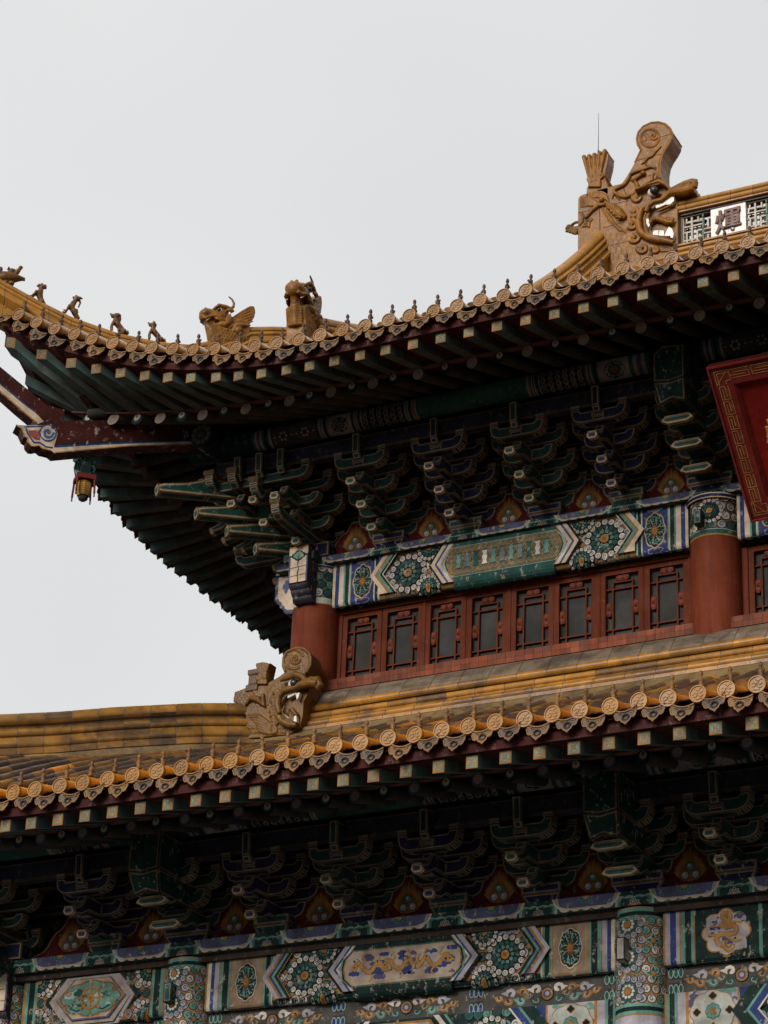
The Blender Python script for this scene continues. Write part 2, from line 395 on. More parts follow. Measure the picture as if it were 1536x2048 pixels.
def eave_row(r, parent, xs, tms, fms, side=False, fin=True, lump=None):
    E = r.E
    for k, x in enumerate(xs):
        zc = r.z0+.03+elift(x, E) - .0
        sl = (elift(x+.1, E)-elift(x-.1, E))/.2
        # local frame: X along the eave (following its rise), Y into the roof, Z up
        ax = Vector((1, 0, sl)).normalized(); ay = Vector((0, 1, .30)).normalized(); ay = (ay-ax*ax.dot(ay)).normalized(); az = ax.cross(ay)
        Mx = Matrix(((ax.x, ay.x, az.x, x), (ax.y, ay.y, az.y, E), (ax.z, ay.z, az.z, zc), (0, 0, 0, 1)))
        sq = 1.0
        Mx = Mx @ Matrix.Translation((rnd.uniform(-.008, .008), rnd.uniform(-.012, .012), rnd.uniform(-.006, .006))) @ Matrix.Rotation(R(rnd.uniform(-9, 9)), 4, 'Y') @ Matrix.Rotation(R(-17), 4, 'X')
        if side: Mx = Matrix(((0, 1, 0, 0), (1, 0, 0, 0), (0, 0, 1, 0), (0, 0, 0, 1))) @ Mx
        tm = tms[rnd.randrange(len(tms))]
        if lump is not None:
            src = SRC[tm.name]; b0 = len(lump.v); lump.v.extend([tuple(Mx @ Vector(p)) for p in src.v]); lump.f.extend([[b0+i for i in f] for f in src.f]); lump.c.extend(src.c); lump.m.extend(src.m); lump.s.extend(src.s); continue
        inst(tm, 'eave_tile', parent, Mx)
        if fin:
            p = Vector((x, E+.10, zc+.095));  p = Vector((p.y, p.x, p.z)) if side else p
            inst(fms[rnd.randrange(3)], 'tile_finial', parent, Matrix.Translation(p) @ Matrix.Rotation(rnd.uniform(0, 6), 4, 'Z') @ Matrix.Rotation(R(rnd.uniform(-5, 5)), 4, 'X'))
KU = [3.704-.275*(25-k) for k in range(1, 60)]; KL = [3.515-.275*(15-k) for k in range(-14, 44)]
eave_row(UP, UROOF, KU[:36], TM_UP, FM); eave_row(LO, LROOF, KL[9:45], TM_LO, FML); eave_row(UP, UROOF, KU[3:34], TM_UP, FM, True, False)
lu = MB(); eave_row(UP, UROOF, KU[36:48], TM_UP, FM, False, False, lu); eave_row(UP, UROOF, KU[34:], TM_UP, FM, True, False, lu); tag(lu.build('far_eave_tiles', [M_GLAZEB, M_GLOSS], UROOF), kind='stuff')
lu = MB(); eave_row(LO, LROOF, KL[:9]+KL[45:], TM_LO, FML, False, False, lu); eave_row(LO, LROOF, KL[:30], TM_LO, FML, True, False, lu); tag(lu.build('far_eave_tiles', [M_GLAZEB, M_GLOSS], LROOF), kind='stuff')
# --- eave boards under the tiles (follow the lift)
def eave_board(r, parent, x1, side, y0, y1, zt, zb, col):
    mb = MB(); E = r.E; n = 40; xs = [E+(-.0)+(x1-E)*(i/n)**1.3 for i in range(n+1)]; vs = []
    for x in xs:
        l = elift(x, E)
        for (y, z) in ((y0, zb), (y0, zt), (y1, zt+.04), (y1, zb+.02)):
            xx = max(x, E+y) ; p = (xx, E+y, r.z0+z+l); vs.append((p[1], p[0], p[2]) if side else p)
    fs = []
    for i in range(n):
        for j in range(4):
            a, b = i*4+j, i*4+(j+1) % 4; f = (a, b, b+4, a+4); fs.append(f[::-1] if side else f)
    mb.add(vs, fs, col); return mb.build('eave_board', M_EAVE, parent)
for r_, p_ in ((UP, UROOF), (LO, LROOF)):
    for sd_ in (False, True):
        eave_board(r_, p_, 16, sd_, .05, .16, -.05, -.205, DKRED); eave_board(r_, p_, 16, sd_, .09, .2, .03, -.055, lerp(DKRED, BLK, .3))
# --- rafters
def sq_end(mb, o, ax, az, s, L, proj=None, nrm=None):
    # painted fret on the square end of a flying rafter
    f = lambda u, v, t: tuple(proj(o + ax*u + az*v) + nrm*t)
    P = Paint(mb, f); h = s/2
    c = jit((.32, .115, .022), .2)
    P.rect(-h, h, -h, h, c, 1); P.rect(-h*.84, h*.84, -h*.84, h*.84, jit((.15, .36, .29), .3), 2)
    tl = jit((.095, .25, .205), .3); P.rect(-h*.84, h*.84, -h*.84, h*.84, c, 2.4); P.rect(-h*.80, h*.80, -h*.80, h*.80, tl, 2.5); P.rect(-h*.68, h*.68, -h*.68, h*.68, c, 2.8)
    for k in range(4):                                       # four interlocking hooked fields between the orange bars
        ca, sa = (1, 0, -1, 0)[k], (0, 1, 0, -1)[k]
        for (a0, a1, b0, b1) in ((-.50, .34, .44, .60), (-.12, .06, .14, .44)):
            P.poly([(h*(ca*x_-sa*y_), h*(sa*x_+ca*y_)) for x_, y_ in ((a0, b0), (a1, b0), (a1, b1), (a0, b1))], jit(tl, .2), 3.4)
        P.poly([(h*(ca*x_-sa*y_), h*(sa*x_+ca*y_)) for x_, y_ in ((-.42, .48), (.26, .48), (.26, .54), (-.42, .54))], jit((.22, .36, .30), .3), 4)
def rafter_sq(tip, back, s=.118, lower=False, cutax=None):
    mb = MB(); T = np.array(tip, float); B = np.array(back, float); d = B-T; L = np.linalg.norm(d); d /= L
    ax = np.cross([0, 0, 1.], d); ax /= np.linalg.norm(ax); ax = -ax            # to the right seen from the front
    if ax[0] < 0 and abs(ax[0]) > abs(ax[1]): ax = -ax
    az = np.cross(ax, d); az = az if az[2] > 0 else -az; h = s/2
    # the end is cut upright, square to the eave
    kx = 1 if abs(ax[0]) > abs(ax[1]) else 0
    if cutax is not None: kx = cutax
    proj = lambda p: p + d*((T[kx]-p[kx])/d[kx]); nrm = np.zeros(3); nrm[kx] = -1
    c = [proj(T+ax*a*h+az*b*h) for a, b in ((-1, -1), (1, -1), (1, 1), (-1, 1))]; e = [p+d*L for p in c]
    m = [p+d*.35 for p in c]
    mb.add(c, [(0, 1, 2, 3)], GOLD)
    cg = jit((.085, .135, .130) if not lower else (.10, .17, .155), .15); cg2 = jit((.08, .078, .068), .2)  # cg: length by the tip coloured lighter, sky light put into the colour
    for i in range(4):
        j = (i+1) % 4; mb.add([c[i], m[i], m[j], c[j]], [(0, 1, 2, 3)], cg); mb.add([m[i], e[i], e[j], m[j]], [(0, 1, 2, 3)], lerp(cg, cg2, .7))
    ax2 = -ax if np.cross(ax, az)@d > 0 else ax
    sq_end(mb, T, ax2, az, s, L, proj, nrm)
    return mb
def rafter_rd(tip, back, r=.066, kind=0, lower=False, cutax=1):
    mb = MB(); T = np.array(tip, float); B = np.array(back, float); d = B-T; L = np.linalg.norm(d); d /= L
    body = jit((.058, .058, .052), .2)
    ax = np.cross([0, 0, 1.], -d); ax /= np.linalg.norm(ax); az = np.cross(-d, ax); az = az/np.linalg.norm(az)
    nrm = np.zeros(3); nrm[cutax] = -1
    proj = lambda p: p + d*((T[cutax]-p[cutax])/d[cutax]); n = 16
    ra = [proj(T+ax*r*math.cos(2*math.pi*i/n)+az*r*math.sin(2*math.pi*i/n)) for i in range(n)]; rb = [B+ax*r*math.cos(2*math.pi*i/n)+az*r*math.sin(2*math.pi*i/n) for i in range(n)]
    mb.add(ra+rb, [(i, (i+1) % n, n+(i+1) % n, n+i) for i in range(n)], body, 0, True); mb.add(ra, [tuple(range(n))], body)
    f = lambda u, v, t: tuple(proj(T + ax*u + az*v) + nrm*t)
    P = Paint(mb, f); 
    if kind:
        P.disc(0, 0, r*.99, (.40, .33, .26) if not lower else PUR, 1, 18); (P.disc(0, r*.1, r*.72, (.30, .26, .24), 1.5, 14) if lower else None); P.disc(0, r*.55, r*.3, OCH, 2, 12); P.disc(0, r*.55, r*.2, lerp(OCH, WHT, .3), 3, 10)
    else:
        P.disc(0, 0, r*.99, GRD, 1, 18); P.disc(0, r*.15, r*.74, GRN, 2, 16); P.disc(0, r*.3, r*.56, WHT, 3, 14); P.disc(0, r*.5, r*.28, OCH, 4, 12)
    return mb
# tips surveyed along the upper eave: (x of flying tip, x of the round tip behind it)
fan = [(-2.782, -2.123), (-2.307, -1.767), (-1.873, -1.43), (-1.513, -1.109), (-1.17, -.814), (-.835, -.53), (-.521, -.241), (-.212, .049), (.121, .345), (.415, .62), (.711, .883), (1.031, 1.157), (1.321, 1.422), (1.63, 1.69), (1.949, 1.946)]
def zf_up(x): return .757 + max(0, (1.40*max(0, 1-(x+2.95)/4.6)**2.2))*.93
def zr_up(x): return .868 + .42*max(0, 1-(x+2.5)/3.0)**1.9
def swap(p): return (p[1], p[0], p[2])
def rafters(pairs, yf, yr, zf, zr, parent, side, lower, inner, slope):
    for i, (xf, xr) in enumerate(pairs):
        tip = np.array((xf, yf, zf(xf))); k = np.array((xr, yr, zr(xr)+.128))
        d = k-tip; back = tip + d*1.04
        rt = np.array((xr, yr, zr(xr))); hd = (rt-tip); hd[2] = 0; hd /= max(1e-6, abs(hd[1]))
        t_in = inner-yr; 
        if xr < inner+.3: t_in = min(t_in, 1.3+ .25*i)
        rb = rt + hd*t_in*np.array([1, 1, 0]) + np.array([0, 0, slope*t_in])
        if side: tip, back, rt, rb = swap(tip), swap(back), swap(rt), swap(rb)
        rafter_sq(tip, back, .118, lower, 0 if side else 1).build('flying_rafter', M_RAFT, parent)
        rafter_rd(rt, rb, .066, i % 2, lower, 0 if side else 1).build('round_rafter', M_RAFT, parent)
reg_up = [(2.26+i/3+.0, 2.255+i/3) for i in range(20)]
rafters(fan+reg_up, -2.846, -2.032, zf_up, zr_up, HALL, False, False, -.2, .37)
rafters(fan+reg_up[:12], -2.846, -2.032, zf_up, zr_up, HALL, True, False, -.2, .37)
def zf_lo(x): return -4.972+elift(x, -4.87)*.93
def zr_lo(x): return -4.782+.42*max(0, 1-(x+4.4)/3.6)**1.9
reg_lo = [(3.331+i/3, 3.295+i/3) for i in range(16)]
fan_lo = [(-2.95, -2.43), (-2.52, -2.10), (-2.12, -1.79), (-1.74, -1.49), (-1.38, -1.209), (-1.05, -.946), (-.734, -.691), (-.433, -.44), (-.12, -.184), (.19, .138), (.504, .425), (.82, .76), (1.13, 1.048), (1.438, 1.371), (1.76, 1.697), (2.08, 2.019), (2.39, 2.343), (2.70, 2.659), (3.017, 2.97)]
rafters(fan_lo+reg_lo, -4.77, -3.85, zf_lo, zr_lo, HALL, False, True, -2.2, .30)
def tip_board(name, y0, z_of, x0, x1, side, parent):
    mb = MB(); n = 46; vs = []
    for i in range(n+1):
        x = x0+(x1-x0)*(i/n)**1.2; z = z_of(x)
        for (y, dz) in ((y0-.03, .062), (y0-.03, .082), (y0+.05, .085), (y0+.05, .065)): p = (x, y, z+dz); vs.append(swap(p) if side else p)
    fs = []
    for i in range(n):
        for j in range(4): a, b_ = i*4+j, i*4+(j+1) % 4; f = (a, b_, b_+4, a+4); fs.append(f[::-1] if side else f)
    mb.add(vs, fs, (.12, .05, .04)); return mb.build(name, M_EAVE, parent)
for sd_ in (False, True): tip_board('tip_board', -2.032, zr_up, -2.35, 12, sd_, UROOF); tip_board('tip_board', -3.85, zr_lo, -3.9, 12, sd_, LROOF)
# soffit boards above the rafters
def soffit(r, parent, E0, z_of, side, xmax):
    mb = MB(); n = 44; xs = [r.E+.05+(xmax-r.E)*(i/n)**1.3 for i in range(n+1)]; rows = z_of; vs = []; m = len(rows)
    for x in xs:
        l = elift(x, r.E)
        for (d, z, k) in rows:
            xx = max(x, r.E+d-.02); p = (xx, r.E+d, z+l*k); vs.append(swap(p) if side else p)
    fs = [(i*m+j, i*m+j+1, (i+1)*m+j+1, (i+1)*m+j) for i in range(n) for j in range(m-1)]
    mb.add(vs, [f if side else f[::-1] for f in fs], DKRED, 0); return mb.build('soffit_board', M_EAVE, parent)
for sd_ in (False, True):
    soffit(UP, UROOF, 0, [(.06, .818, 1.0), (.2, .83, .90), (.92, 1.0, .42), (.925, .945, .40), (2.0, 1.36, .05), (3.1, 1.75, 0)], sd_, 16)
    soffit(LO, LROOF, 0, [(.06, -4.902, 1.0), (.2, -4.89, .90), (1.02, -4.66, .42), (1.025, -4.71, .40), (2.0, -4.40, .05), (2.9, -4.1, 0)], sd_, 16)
_b = MB(); _b.add([(-.2, 7.6, UP.z(1, 7.6)), (17, 7.6, UP.z(1, 7.6)), (17, 18.5, 1.0), (-.2, 18.5, 1.0)], [(0, 1, 2, 3)], TILEB)
_b.add([(.0, -.6, 2.0), (.0, 15.8, 2.0), (.0, 7.6, UP.z(1, 7.6)-.1)], [(0, 1, 2)], SHUT); _b.build('rear_slope', M_GLAZE, UROOF)
# ------------------------------------------------------------------ timber: styles
def rings(line, mid, fill, w=.010): return {'rings': [(w, mid), (w*.8, line), (w*.7, fill)]}
EG = rings((.15, .10, .055), (.36, .32, .26), (.020, .062, .054), .009); EB = rings((.15, .10, .055), (.36, .32, .27), (.022, .026, .064), .009)
EGo = (.13, .085, .045)
# ------------------------------------------------------------------ bracket sets
def arm_outline(hw, z0, z1, rise=.085):
    # cup-shaped arm: ends sweep up; (x, z) outline counter-clockwise seen from the front
    p = [(-hw, z1), (-hw, z1-.05), (-hw+.022, z0+.055), (-hw+.065, z0+.018), (-hw+.13, z0), (hw-.13, z0), (hw-.065, z0+.018), (hw-.022, z0+.055), (hw, z1-.05), (hw, z1), (hw-.09, z1), (hw-.12, z1-.035), (-hw+.12, z1-.035), (-hw+.09, z1)]
    return p
def cup(mb, x, y, z, w, d, h, col, st):
    # small bearing block: upright top, splayed foot
    for z0, z1, k0, k1 in ((z, z+h*.45, .72, 1.0), (z+h*.45, z+h, 1.0, 1.0)):
        v = [(x+sx*w/2*k, y+sy*d/2*k, zz) for zz, k in ((z0, k0), (z1, k1)) for sx, sy in ((-1, -1), (1, -1), (1, 1), (-1, 1))]
        fs = [(0, 3, 2, 1), (4, 5, 6, 7), (0, 1, 5, 4), (1, 2, 6, 5), (2, 3, 7, 6), (3, 0, 4, 7)]
        mb.add(v, fs, col)
        if k0 == .72 and z0 == z: continue
    vv = lambda k, zz, sy: [(x-w/2*k, y+sy*d/2*k, zz), (x+w/2*k, y+sy*d/2*k, zz)]
    a = vv(.72, z, -1); b = vv(1, z+h*.45, -1)
    P = [a[0], a[1], b[1], (b[1][0], b[1][1], z+h), (b[0][0], b[0][1], z+h), b[0]]
    F = [np.array((p[0], y-d/2-.0006 if p[2] > z+.01 else y-d/2*.72-.0006, p[2])) for p in P]
    inset_decal(mb, [np.array(q) for q in ((x-w/2, y-d/2, z+h*.45), (x+w/2, y-d/2, z+h*.45), (x+w/2, y-d/2, z+h), (x-w/2, y-d/2, z+h))], {'rings': [(.009, (.28, .22, .17)), (.010, st)]}, 0)
    inset_decal(mb, [np.array(q) for q in (a[0], a[1], b[1], b[0])], {'rings': [(.006, (.28, .22, .17)), (.007, st)]}, 0)
def ang_outline(yt, zt):
    return [(yt, zt-.032), (yt-.012, zt+.030), (yt+.06, zt+.052), (yt+.13, zt+.082), (yt+.19, zt+.14), (yt+.235, zt+.225), (yt+.62, zt+.23), (yt+.62, zt+.085), (yt+.30, zt+.075), (yt+.16, zt-.005)]
def yz_prism(mb, ol, xc, w, col, st, taper=None):
    P = [(xc-w/2, y, z) for y, z in ol]
    mb.prism([(xc+w/2, y, z) for y, z in ol], (-w, 0, 0), col, st)
def bracket(blue, levels, wide=False, parent=None, Mx=None, cols=None, yoff=0):
    A, Bk = (EB, (.012, .048, .040)) if blue else (EG, (.015, .02, .085)); ROW = .31
    root = MB(); w2 = .21 if not wide else .27
    v = [(sx*w2*k, sy*.19*k, zz) for zz, k in ((0, .74), (.10, 1), (.2, 1)) for sx, sy in ((-1, -1), (1, -1), (1, 1), (-1, 1))]
    fs = [(0, 3, 2, 1), (8, 9, 10, 11)] + [(i*4+j, i*4+(j+1) % 4, (i+1)*4+(j+1) % 4, (i+1)*4+j) for i in range(2) for j in range(4)]
    root.add(v, fs, EGo)
    for q in ((0, 1, 5, 4), (1, 2, 6, 5)): inset_decal(root, [np.array(v[i]) for i in q], {'rings': [(.012, (.26, .2, .15)), (.012, (.02, .023, .075) if not blue else (.02, .07, .06))]}, 0)
    for q in ((4, 5, 9, 8), (5, 6, 10, 9)): inset_decal(root, [np.array(v[i]) for i in q], {'rings': [(.012, (.26, .2, .15)), (.012, (.02, .023, .075) if not blue else (.02, .07, .06))]}, 0)
    o = inst(root.mesh('bracket_set', M_PAINT), 'bracket_set', parent, Mx)
    def arm(j, hw, z0, nm='cross_arm'):
        mb = MB(); y = -ROW*j; ol = arm_outline(hw, z0-.012, z0+.16); mb.prism([(x, y-.065, z) for x, z in ol], (0, .13, 0), EGo, A)
        for x in (-hw+.045, hw-.045): cup(mb, x, y, z0+.15, .115, .13, .075, EGo, Bk)
        if j: cup(mb, 0, y, z0+.0, .16, .17, .09, EGo, Bk)
        return inst(mb.mesh(nm, M_DIM), nm, o)
    arm(0, .33, .19); arm(0, .47, .37)
    for j in range(1, levels):
        arm(j, .31, .19+.18*j-.02); arm(j, .455, .19+.18*(j+1)-.02)
    arm(levels, .33, .19+.18*levels-.03)
    aw = .105 if not wide else .30
    for j in range(1, levels+1):
        mb = MB(); yt, zt = -.62-.28*(j-1), .08+.17*(j-1); yz_prism(mb, ang_outline(yt, zt), 0, aw, EGo, A)
        a_, b_, h_ = yt-.012, zt, .035
        # bevelled nose plate, pale ring round a coloured core
        hw = aw*.62
        pl = [(-hw, yt-.004, zt-.012), (-hw*.6, yt+.002, zt-.045), (hw*.6, yt+.002, zt-.045), (hw, yt-.004, zt-.012), (hw*.75, yt-.012, zt+.04), (-hw*.75, yt-.012, zt+.04)]
        mb.prism(pl, (0, .05, 0), (.42, .25, .1), {'rings': [(.008, (.50, .44, .36)), (.010, (.03, .14, .12) if not blue else (.04, .05, .2))], 'noback': 1})
        inst(mb.mesh('slanting_beak_arm', M_DIM), 'slanting_beak_arm', o)
    mb = MB(); zt = .19+.18*levels+.10; yf = -ROW*levels-.16
    if not wide: mb.prism([(.045, yf, zt), (.045, yf-.02, zt+.24), (.045, yf+.5, zt+.24), (.045, yf+.5, zt-.03), (.045, yf+.1, zt-.03), (.045, yf+.05, zt-.06)], (-.09, 0, 0), EGo, A)
    else:
        w = .18; zt -= .10; yf -= .33; t1 = zt+(.36 if levels == 2 else .45); t0 = t1-.43
        f1 = [(-w, yf, t0+.03), (0, yf-.004, t0), (w, yf, t0+.03), (w, yf, t1), (-w*.35, yf, t1+.03), (-w, yf, t1-.05)]
        G1 = {'rings': [(.006, (.12, .075, .04)), (.010, (.24, .19, .13)), (.008, (.010, .042, .034))], 'noback': 1}
        mb.prism(f1, (0, 1.2, 0), (.007, .02, .017), G1)
        f2 = [(-w, yf-.001, t0+.028), (-w+.03, yf+.11, t0-.20), (0, yf+.09, t0-.16), (w-.03, yf+.11, t0-.20), (w, yf-.001, t0+.028), (0, yf-.004, t0-.003)]
        mb.prism(f2, (0, .9, .03), (.007, .02, .017), G1)
    inst(mb.mesh('beam_head', M_PAINT if wide else M_DIM), 'beam_head', o)
    return o
def T(x, y, z, rz=0): return Matrix.Translation((x, y, z)) @ Matrix.Rotation(rz, 4, 'Z')
PROT = {}
def place_set(key, Mx):
    blue, lv, wide = key
    if key not in PROT: PROT[key] = bracket(blue, lv, wide, HALL, Mx); return
    copy_tree(PROT[key], HALL, Mx)
ZP, ZPL = -.25, -5.57
for i in range(1, 10):
    place_set((i % 2 == 0 and i != 5, 3, i == 5), T(i, 0, ZP)) if i != 5 else place_set((False, 3, True), T(5, 0, ZP))
for i in range(1, 5): place_set((i % 2 == 0, 3, False), T(0, i, ZP, -math.pi/2))
for i in range(-1, 10):
    if i in (0, 5): place_set((False, 2, True), T(i, YL, ZPL))
    else: place_set((i % 2 == 1, 2, False), T(i, YL, ZPL))
for i in range(0, 3): place_set((i % 2 == 0, 2, False), T(-2.25, -1.25+i, ZPL, -math.pi/2))
# corner sets: arms of both faces plus long diagonal beaks
def corner_set(x0, y0, z0, levels, tips):
    ROW = .31; root = MB(); root.sbox(-.24, .24, -.24, .24, .02, .2, EGo, EB); root.sbox(-.18, .18, -.18, .18, 0, .02, EGo)
    o = inst(root.mesh('corner_bracket_set', M_PAINT), 'corner_bracket_set', HALL, T(x0, y0, z0))
    for face in (0, 1):
        Q = Matrix.Identity(4) if face == 0 else Matrix(((0, 1, 0, 0), (1, 0, 0, 0), (0, 0, 1, 0), (0, 0, 0, 1)))
        for i in range(0, levels):
            x = -.29*i
            for j in range(i+1, levels+1):
                mb = MB(); mb.M = Q; yz_prism(mb, ang_outline(-.62-.28*(j-1), .08+.17*(j-1)), x, .10, EGo, EG)
                yt, zt = -.62-.28*(j-1), .08+.17*(j-1); hw = .06
                mb.prism([(x-hw, yt-.004, zt-.012), (x-hw*.6, yt+.002, zt-.045), (x+hw*.6, yt+.002, zt-.045), (x+hw, yt-.004, zt-.012), (x+hw*.75, yt-.012, zt+.04), (x-hw*.75, yt-.012, zt+.04)], (0, .05, 0), (.42, .25, .1), {'rings': [(.008, (.50, .44, .36)), (.010, (.03, .14, .12))], 'noback': 1})
                inst(mb.mesh('slanting_beak_arm', M_DIM), 'slanting_beak_arm', o)
            mb = MB(); mb.M = Q; zt = .19+.18*levels+.10; yf = -ROW*levels-.16
            mb.prism([(x+.045, yf, zt), (x+.045, yf-.02, zt+.24), (x+.045, yf+.5, zt+.24), (x+.045, yf+.5, zt-.03), (x+.045, yf+.1, zt-.03), (x+.045, yf+.05, zt-.06)], (-.09, 0, 0), EGo, EG)
            inst(mb.mesh('beam_head', M_DIM), 'beam_head', o)
        for j in range(0, levels+1):
            xr = .33 if j in (0, levels) else .46
            z1 = .19+.18*j+ (.16 if 0 < j < levels else 0)-.02
            mb = MB(); mb.M = Q; y = -ROW*j
            xl = -ROW*levels-.22
            ol = [(xl, z1+.155), (xl, z1+.10), (xl+.03, z1+.05), (xl+.12, z1), (xr-.13, z1), (xr-.065, z1+.018), (xr-.022, z1+.055), (xr, z1+.105), (xr, z1+.155), (xr-.09, z1+.155), (xr-.12, z1+.12), (xl+.12, z1+.12), (xl+.09, z1+.155)]
            mb.prism([(x, y-.055, z) for x, z in ol], (0, .11, 0), EGo, EG)
            for xx in (xl+.05, -.31*2, -.31, 0, xr-.045): cup(mb, xx, y, z1+.14, .13, .14, .085, EGo, (.015, .02, .085))
            if 0 < j < levels:
                ol = arm_outline(.31, z1-.18, z1-.03); mb.prism([(x, y-.055, z) for x, z in ol], (0, .11, 0), EGo, EG)
            inst(mb.mesh('cross_arm', M_DIM), 'cross_arm', o)
    for (u, z) in tips:                                     # long diagonal beaks
        mb = MB(); mb.M = Matrix.Rotation(R(-45), 4, 'Z')      # local -Y -> (-1,-1)
        yt = -u; zt = z-z0; w = .085
        ol = [(yt, zt-.05), (yt-.015, zt+.045), (yt+.35, zt+.13), (yt+.5, zt+.19), (yt+.56, zt+.24), (yt+1.0, zt+.24), (yt+1.0, zt+.03), (yt+.6, zt+.0)]
        mb.prism([(w, a, b) for a, b in ol], (-2*w, 0, 0), EGo, {'rings': [(.014, (.40, .33, .24)), (.012, DGOLD), (.010, (.015, .065, .055))]})
        pl = [(-w*1.1, yt-.01, zt), (-w*.7, yt, zt-.06), (w*.7, yt, zt-.06), (w*1.1, yt-.01, zt), (w*.7, yt-.02, zt+.055), (-w*.7, yt-.02, zt+.055)]
        mb.prism(pl, (0, .04, 0), DGOLD, {'rings': [(.012, (.4, .33, .24)), (.012, (.02, .09, .07))], 'noback': 1})
        cup(mb, 0, yt+.75, zt+.24, .26, .26, .07, EGo, (.10, .08, .09))
        inst(mb.mesh('diagonal_beak_arm', M_PAINT), 'diagonal_beak_arm', o)
    return o
corner_set(0, 0, ZP, 3, [(2.045, .387), (1.551, .171), (1.161, .013), (.798, -.157)])
corner_set(-2.25, YL, ZPL, 2, [(1.3, -5.3), (.85, -5.5)])
# ------------------------------------------------------------------ beams that tie the sets together, purlins
def longbeam(name, x0, x1, y, yd, z0, z1, parent, col, line, mt=M_DIM):
    mb = MB(); mb.box(x0, x1, y-yd/2, y+yd/2, z0, z1, col)
    for zz, c in ((z1-.012, line), (z0+.012, line), (z0+.035, (.25, .21, .18))): mb.box(x0, x1, y-yd/2-.0015, y-yd/2, zz-.006, zz+.006, c)
    mb.box(x0, x1, y-yd/2+.012, y-yd/2+.02, z0-.0015, z0, line)
    return mb.build(name, mt, parent)
def frame_beams(lv, y0, z0, xl, xr, yside):
    for side in (0, 1):
        for j in range(0, lv+1):
            y = -.31*j; zb = z0+.19+.18*(j+2)-.03 if j < lv else z0+.19+.18*(lv+1)-.02
            zt = zb+.11 if j < lv else z0+.19+.18*(lv+1)+.19
            a, b = (xl-.31*j, xr)
            c = (.008, .009, .022) if j % 2 == 0 else (.007, .016, .014)
            if j == lv: c = (.030, .030, .050)
            mb = MB()
            if side: mb.M = Matrix(((0, 1, 0, xl-y0), (1, 0, 0, y0-xl), (0, 0, 1, 0), (0, 0, 0, 1))) if False else Matrix(((0, 1, 0, 0), (1, 0, 0, 0), (0, 0, 1, 0), (0, 0, 0, 1)))
            yy = (y0+y) if not side else (xl+y); xa = a if not side else y0-.31*j; xb = b if not side else yside
            mb.box(xa, xb, yy-.05, yy+.05, zb, zt, c)
            for zz, cc, hh in ((zt-.012, (.12, .08, .04), .006), (zb+.01, (.12, .08, .04), .006), (zb+.028, (.10, .09, .08), .005)): mb.box(xa, xb, yy-.052, yy-.05, zz-hh, zz+hh, cc)
            mb.build('tie_beam', M_DIM, HALL)
frame_beams(3, 0, ZP, 0, 16, 8); frame_beams(2, YL, ZPL, -2.25, 16, 6)
# wall backing behind the brackets (dark boards)
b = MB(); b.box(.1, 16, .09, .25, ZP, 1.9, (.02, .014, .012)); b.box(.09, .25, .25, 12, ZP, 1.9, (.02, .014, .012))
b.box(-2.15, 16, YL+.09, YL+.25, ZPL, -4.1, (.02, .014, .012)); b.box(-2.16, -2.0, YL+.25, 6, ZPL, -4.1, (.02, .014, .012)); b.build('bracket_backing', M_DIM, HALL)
# flame-and-pearl panels between the sets
def pearl_panel(cx, y, z0, parent, h=.5):
    mb = MB(); f = lambda u, v, t: (cx+u*1.08, y-t, z0+.075+v*1.08); P = Paint(mb, f)
    def bell(k, top): 
        pr = [(.44, 0), (.33, .035), (.27, .09), (.235, .16), (.19, .22), (.11, .27), (.075, .33), (.05, .375)]
        return [(u*k, v*top) for u, v in pr] + [(-u*k, v*top) for u, v in pr[::-1]]
    P.poly([(-.46, -.07), (.46, -.07), (.46, 0), (-.46, 0)], (.085, .010, .009), 3); P.poly(bell(1.08, 1.07), BLK, 1); P.poly(bell(1.02, 1.02), (.24, .18, .10), 2); P.poly(bell(.97, .97), (.085, .010, .009), 3)
    rr = random.Random(5)
    for k in range(46):                                    # tongues of the flame
        t = k/45; a = math.pi*(1.22 - 1.44*t)
        if abs(t-.5) < .5:
            bx = .105*math.cos(a); bz = .10+.085*math.sin(a); L_ = .045+.10*max(0, math.sin(a))**2.2*(1-abs(math.cos(a)))+.02*rr.random()
            dx = math.cos(a)*.6; dz = .35+.8*max(0, math.sin(a)); n_ = math.hypot(dx, dz); dx /= n_; dz /= n_
            P.poly([(bx-.012*dz, bz+.012*dx), (bx+dx*L_, bz+dz*L_), (bx+.012*dz, bz-.012*dx)], OCH, 4)
    P.lobed(0, .112, .108, .10, 3, .1, (.22, .11, .03), 4)
    P.poly([(-.07, .15), (-.025, .22), (0, .33), (.025, .22), (.07, .15)], (.22, .11, .03), 4)
    for k in range(9):
        for sx in (-1, 1): P.poly([(sx*.02, .17+.012*k), (sx*(.045+.05*math.sin(k*.35)), .22+.017*k), (sx*.03, .19+.012*k)], OCH, 4); P.line([(sx*.012, .2+.014*k), (sx*.028, .215+.014*k)], .003, (.10, .03, .015), 5)
    for r_, c_, l_ in ((.056, (.05, .03, .015), 5), (.051, OCH, 6), (.043, (.02, .02, .018), 7)):
        for u, v in ((0, .152), (-.048, .074), (.048, .074)): P.disc(u, v, r_, c_, l_, 16)
    for u, v in ((0, .152), (-.048, .074), (.048, .074)): P.disc(u, v, .034, LILAC if v < .1 else TEAL, 8, 14); P.disc(u-.008, v+.010, .014, WHT, 9, 8)
    return mb.build('pearl_panel', M_DIM, parent)
for i in range(0, 10): pearl_panel(i+.5, -.06, ZP, HALL)
for i in range(-2, 10): pearl_panel(i+.5, YL-.06, ZPL, HALL)
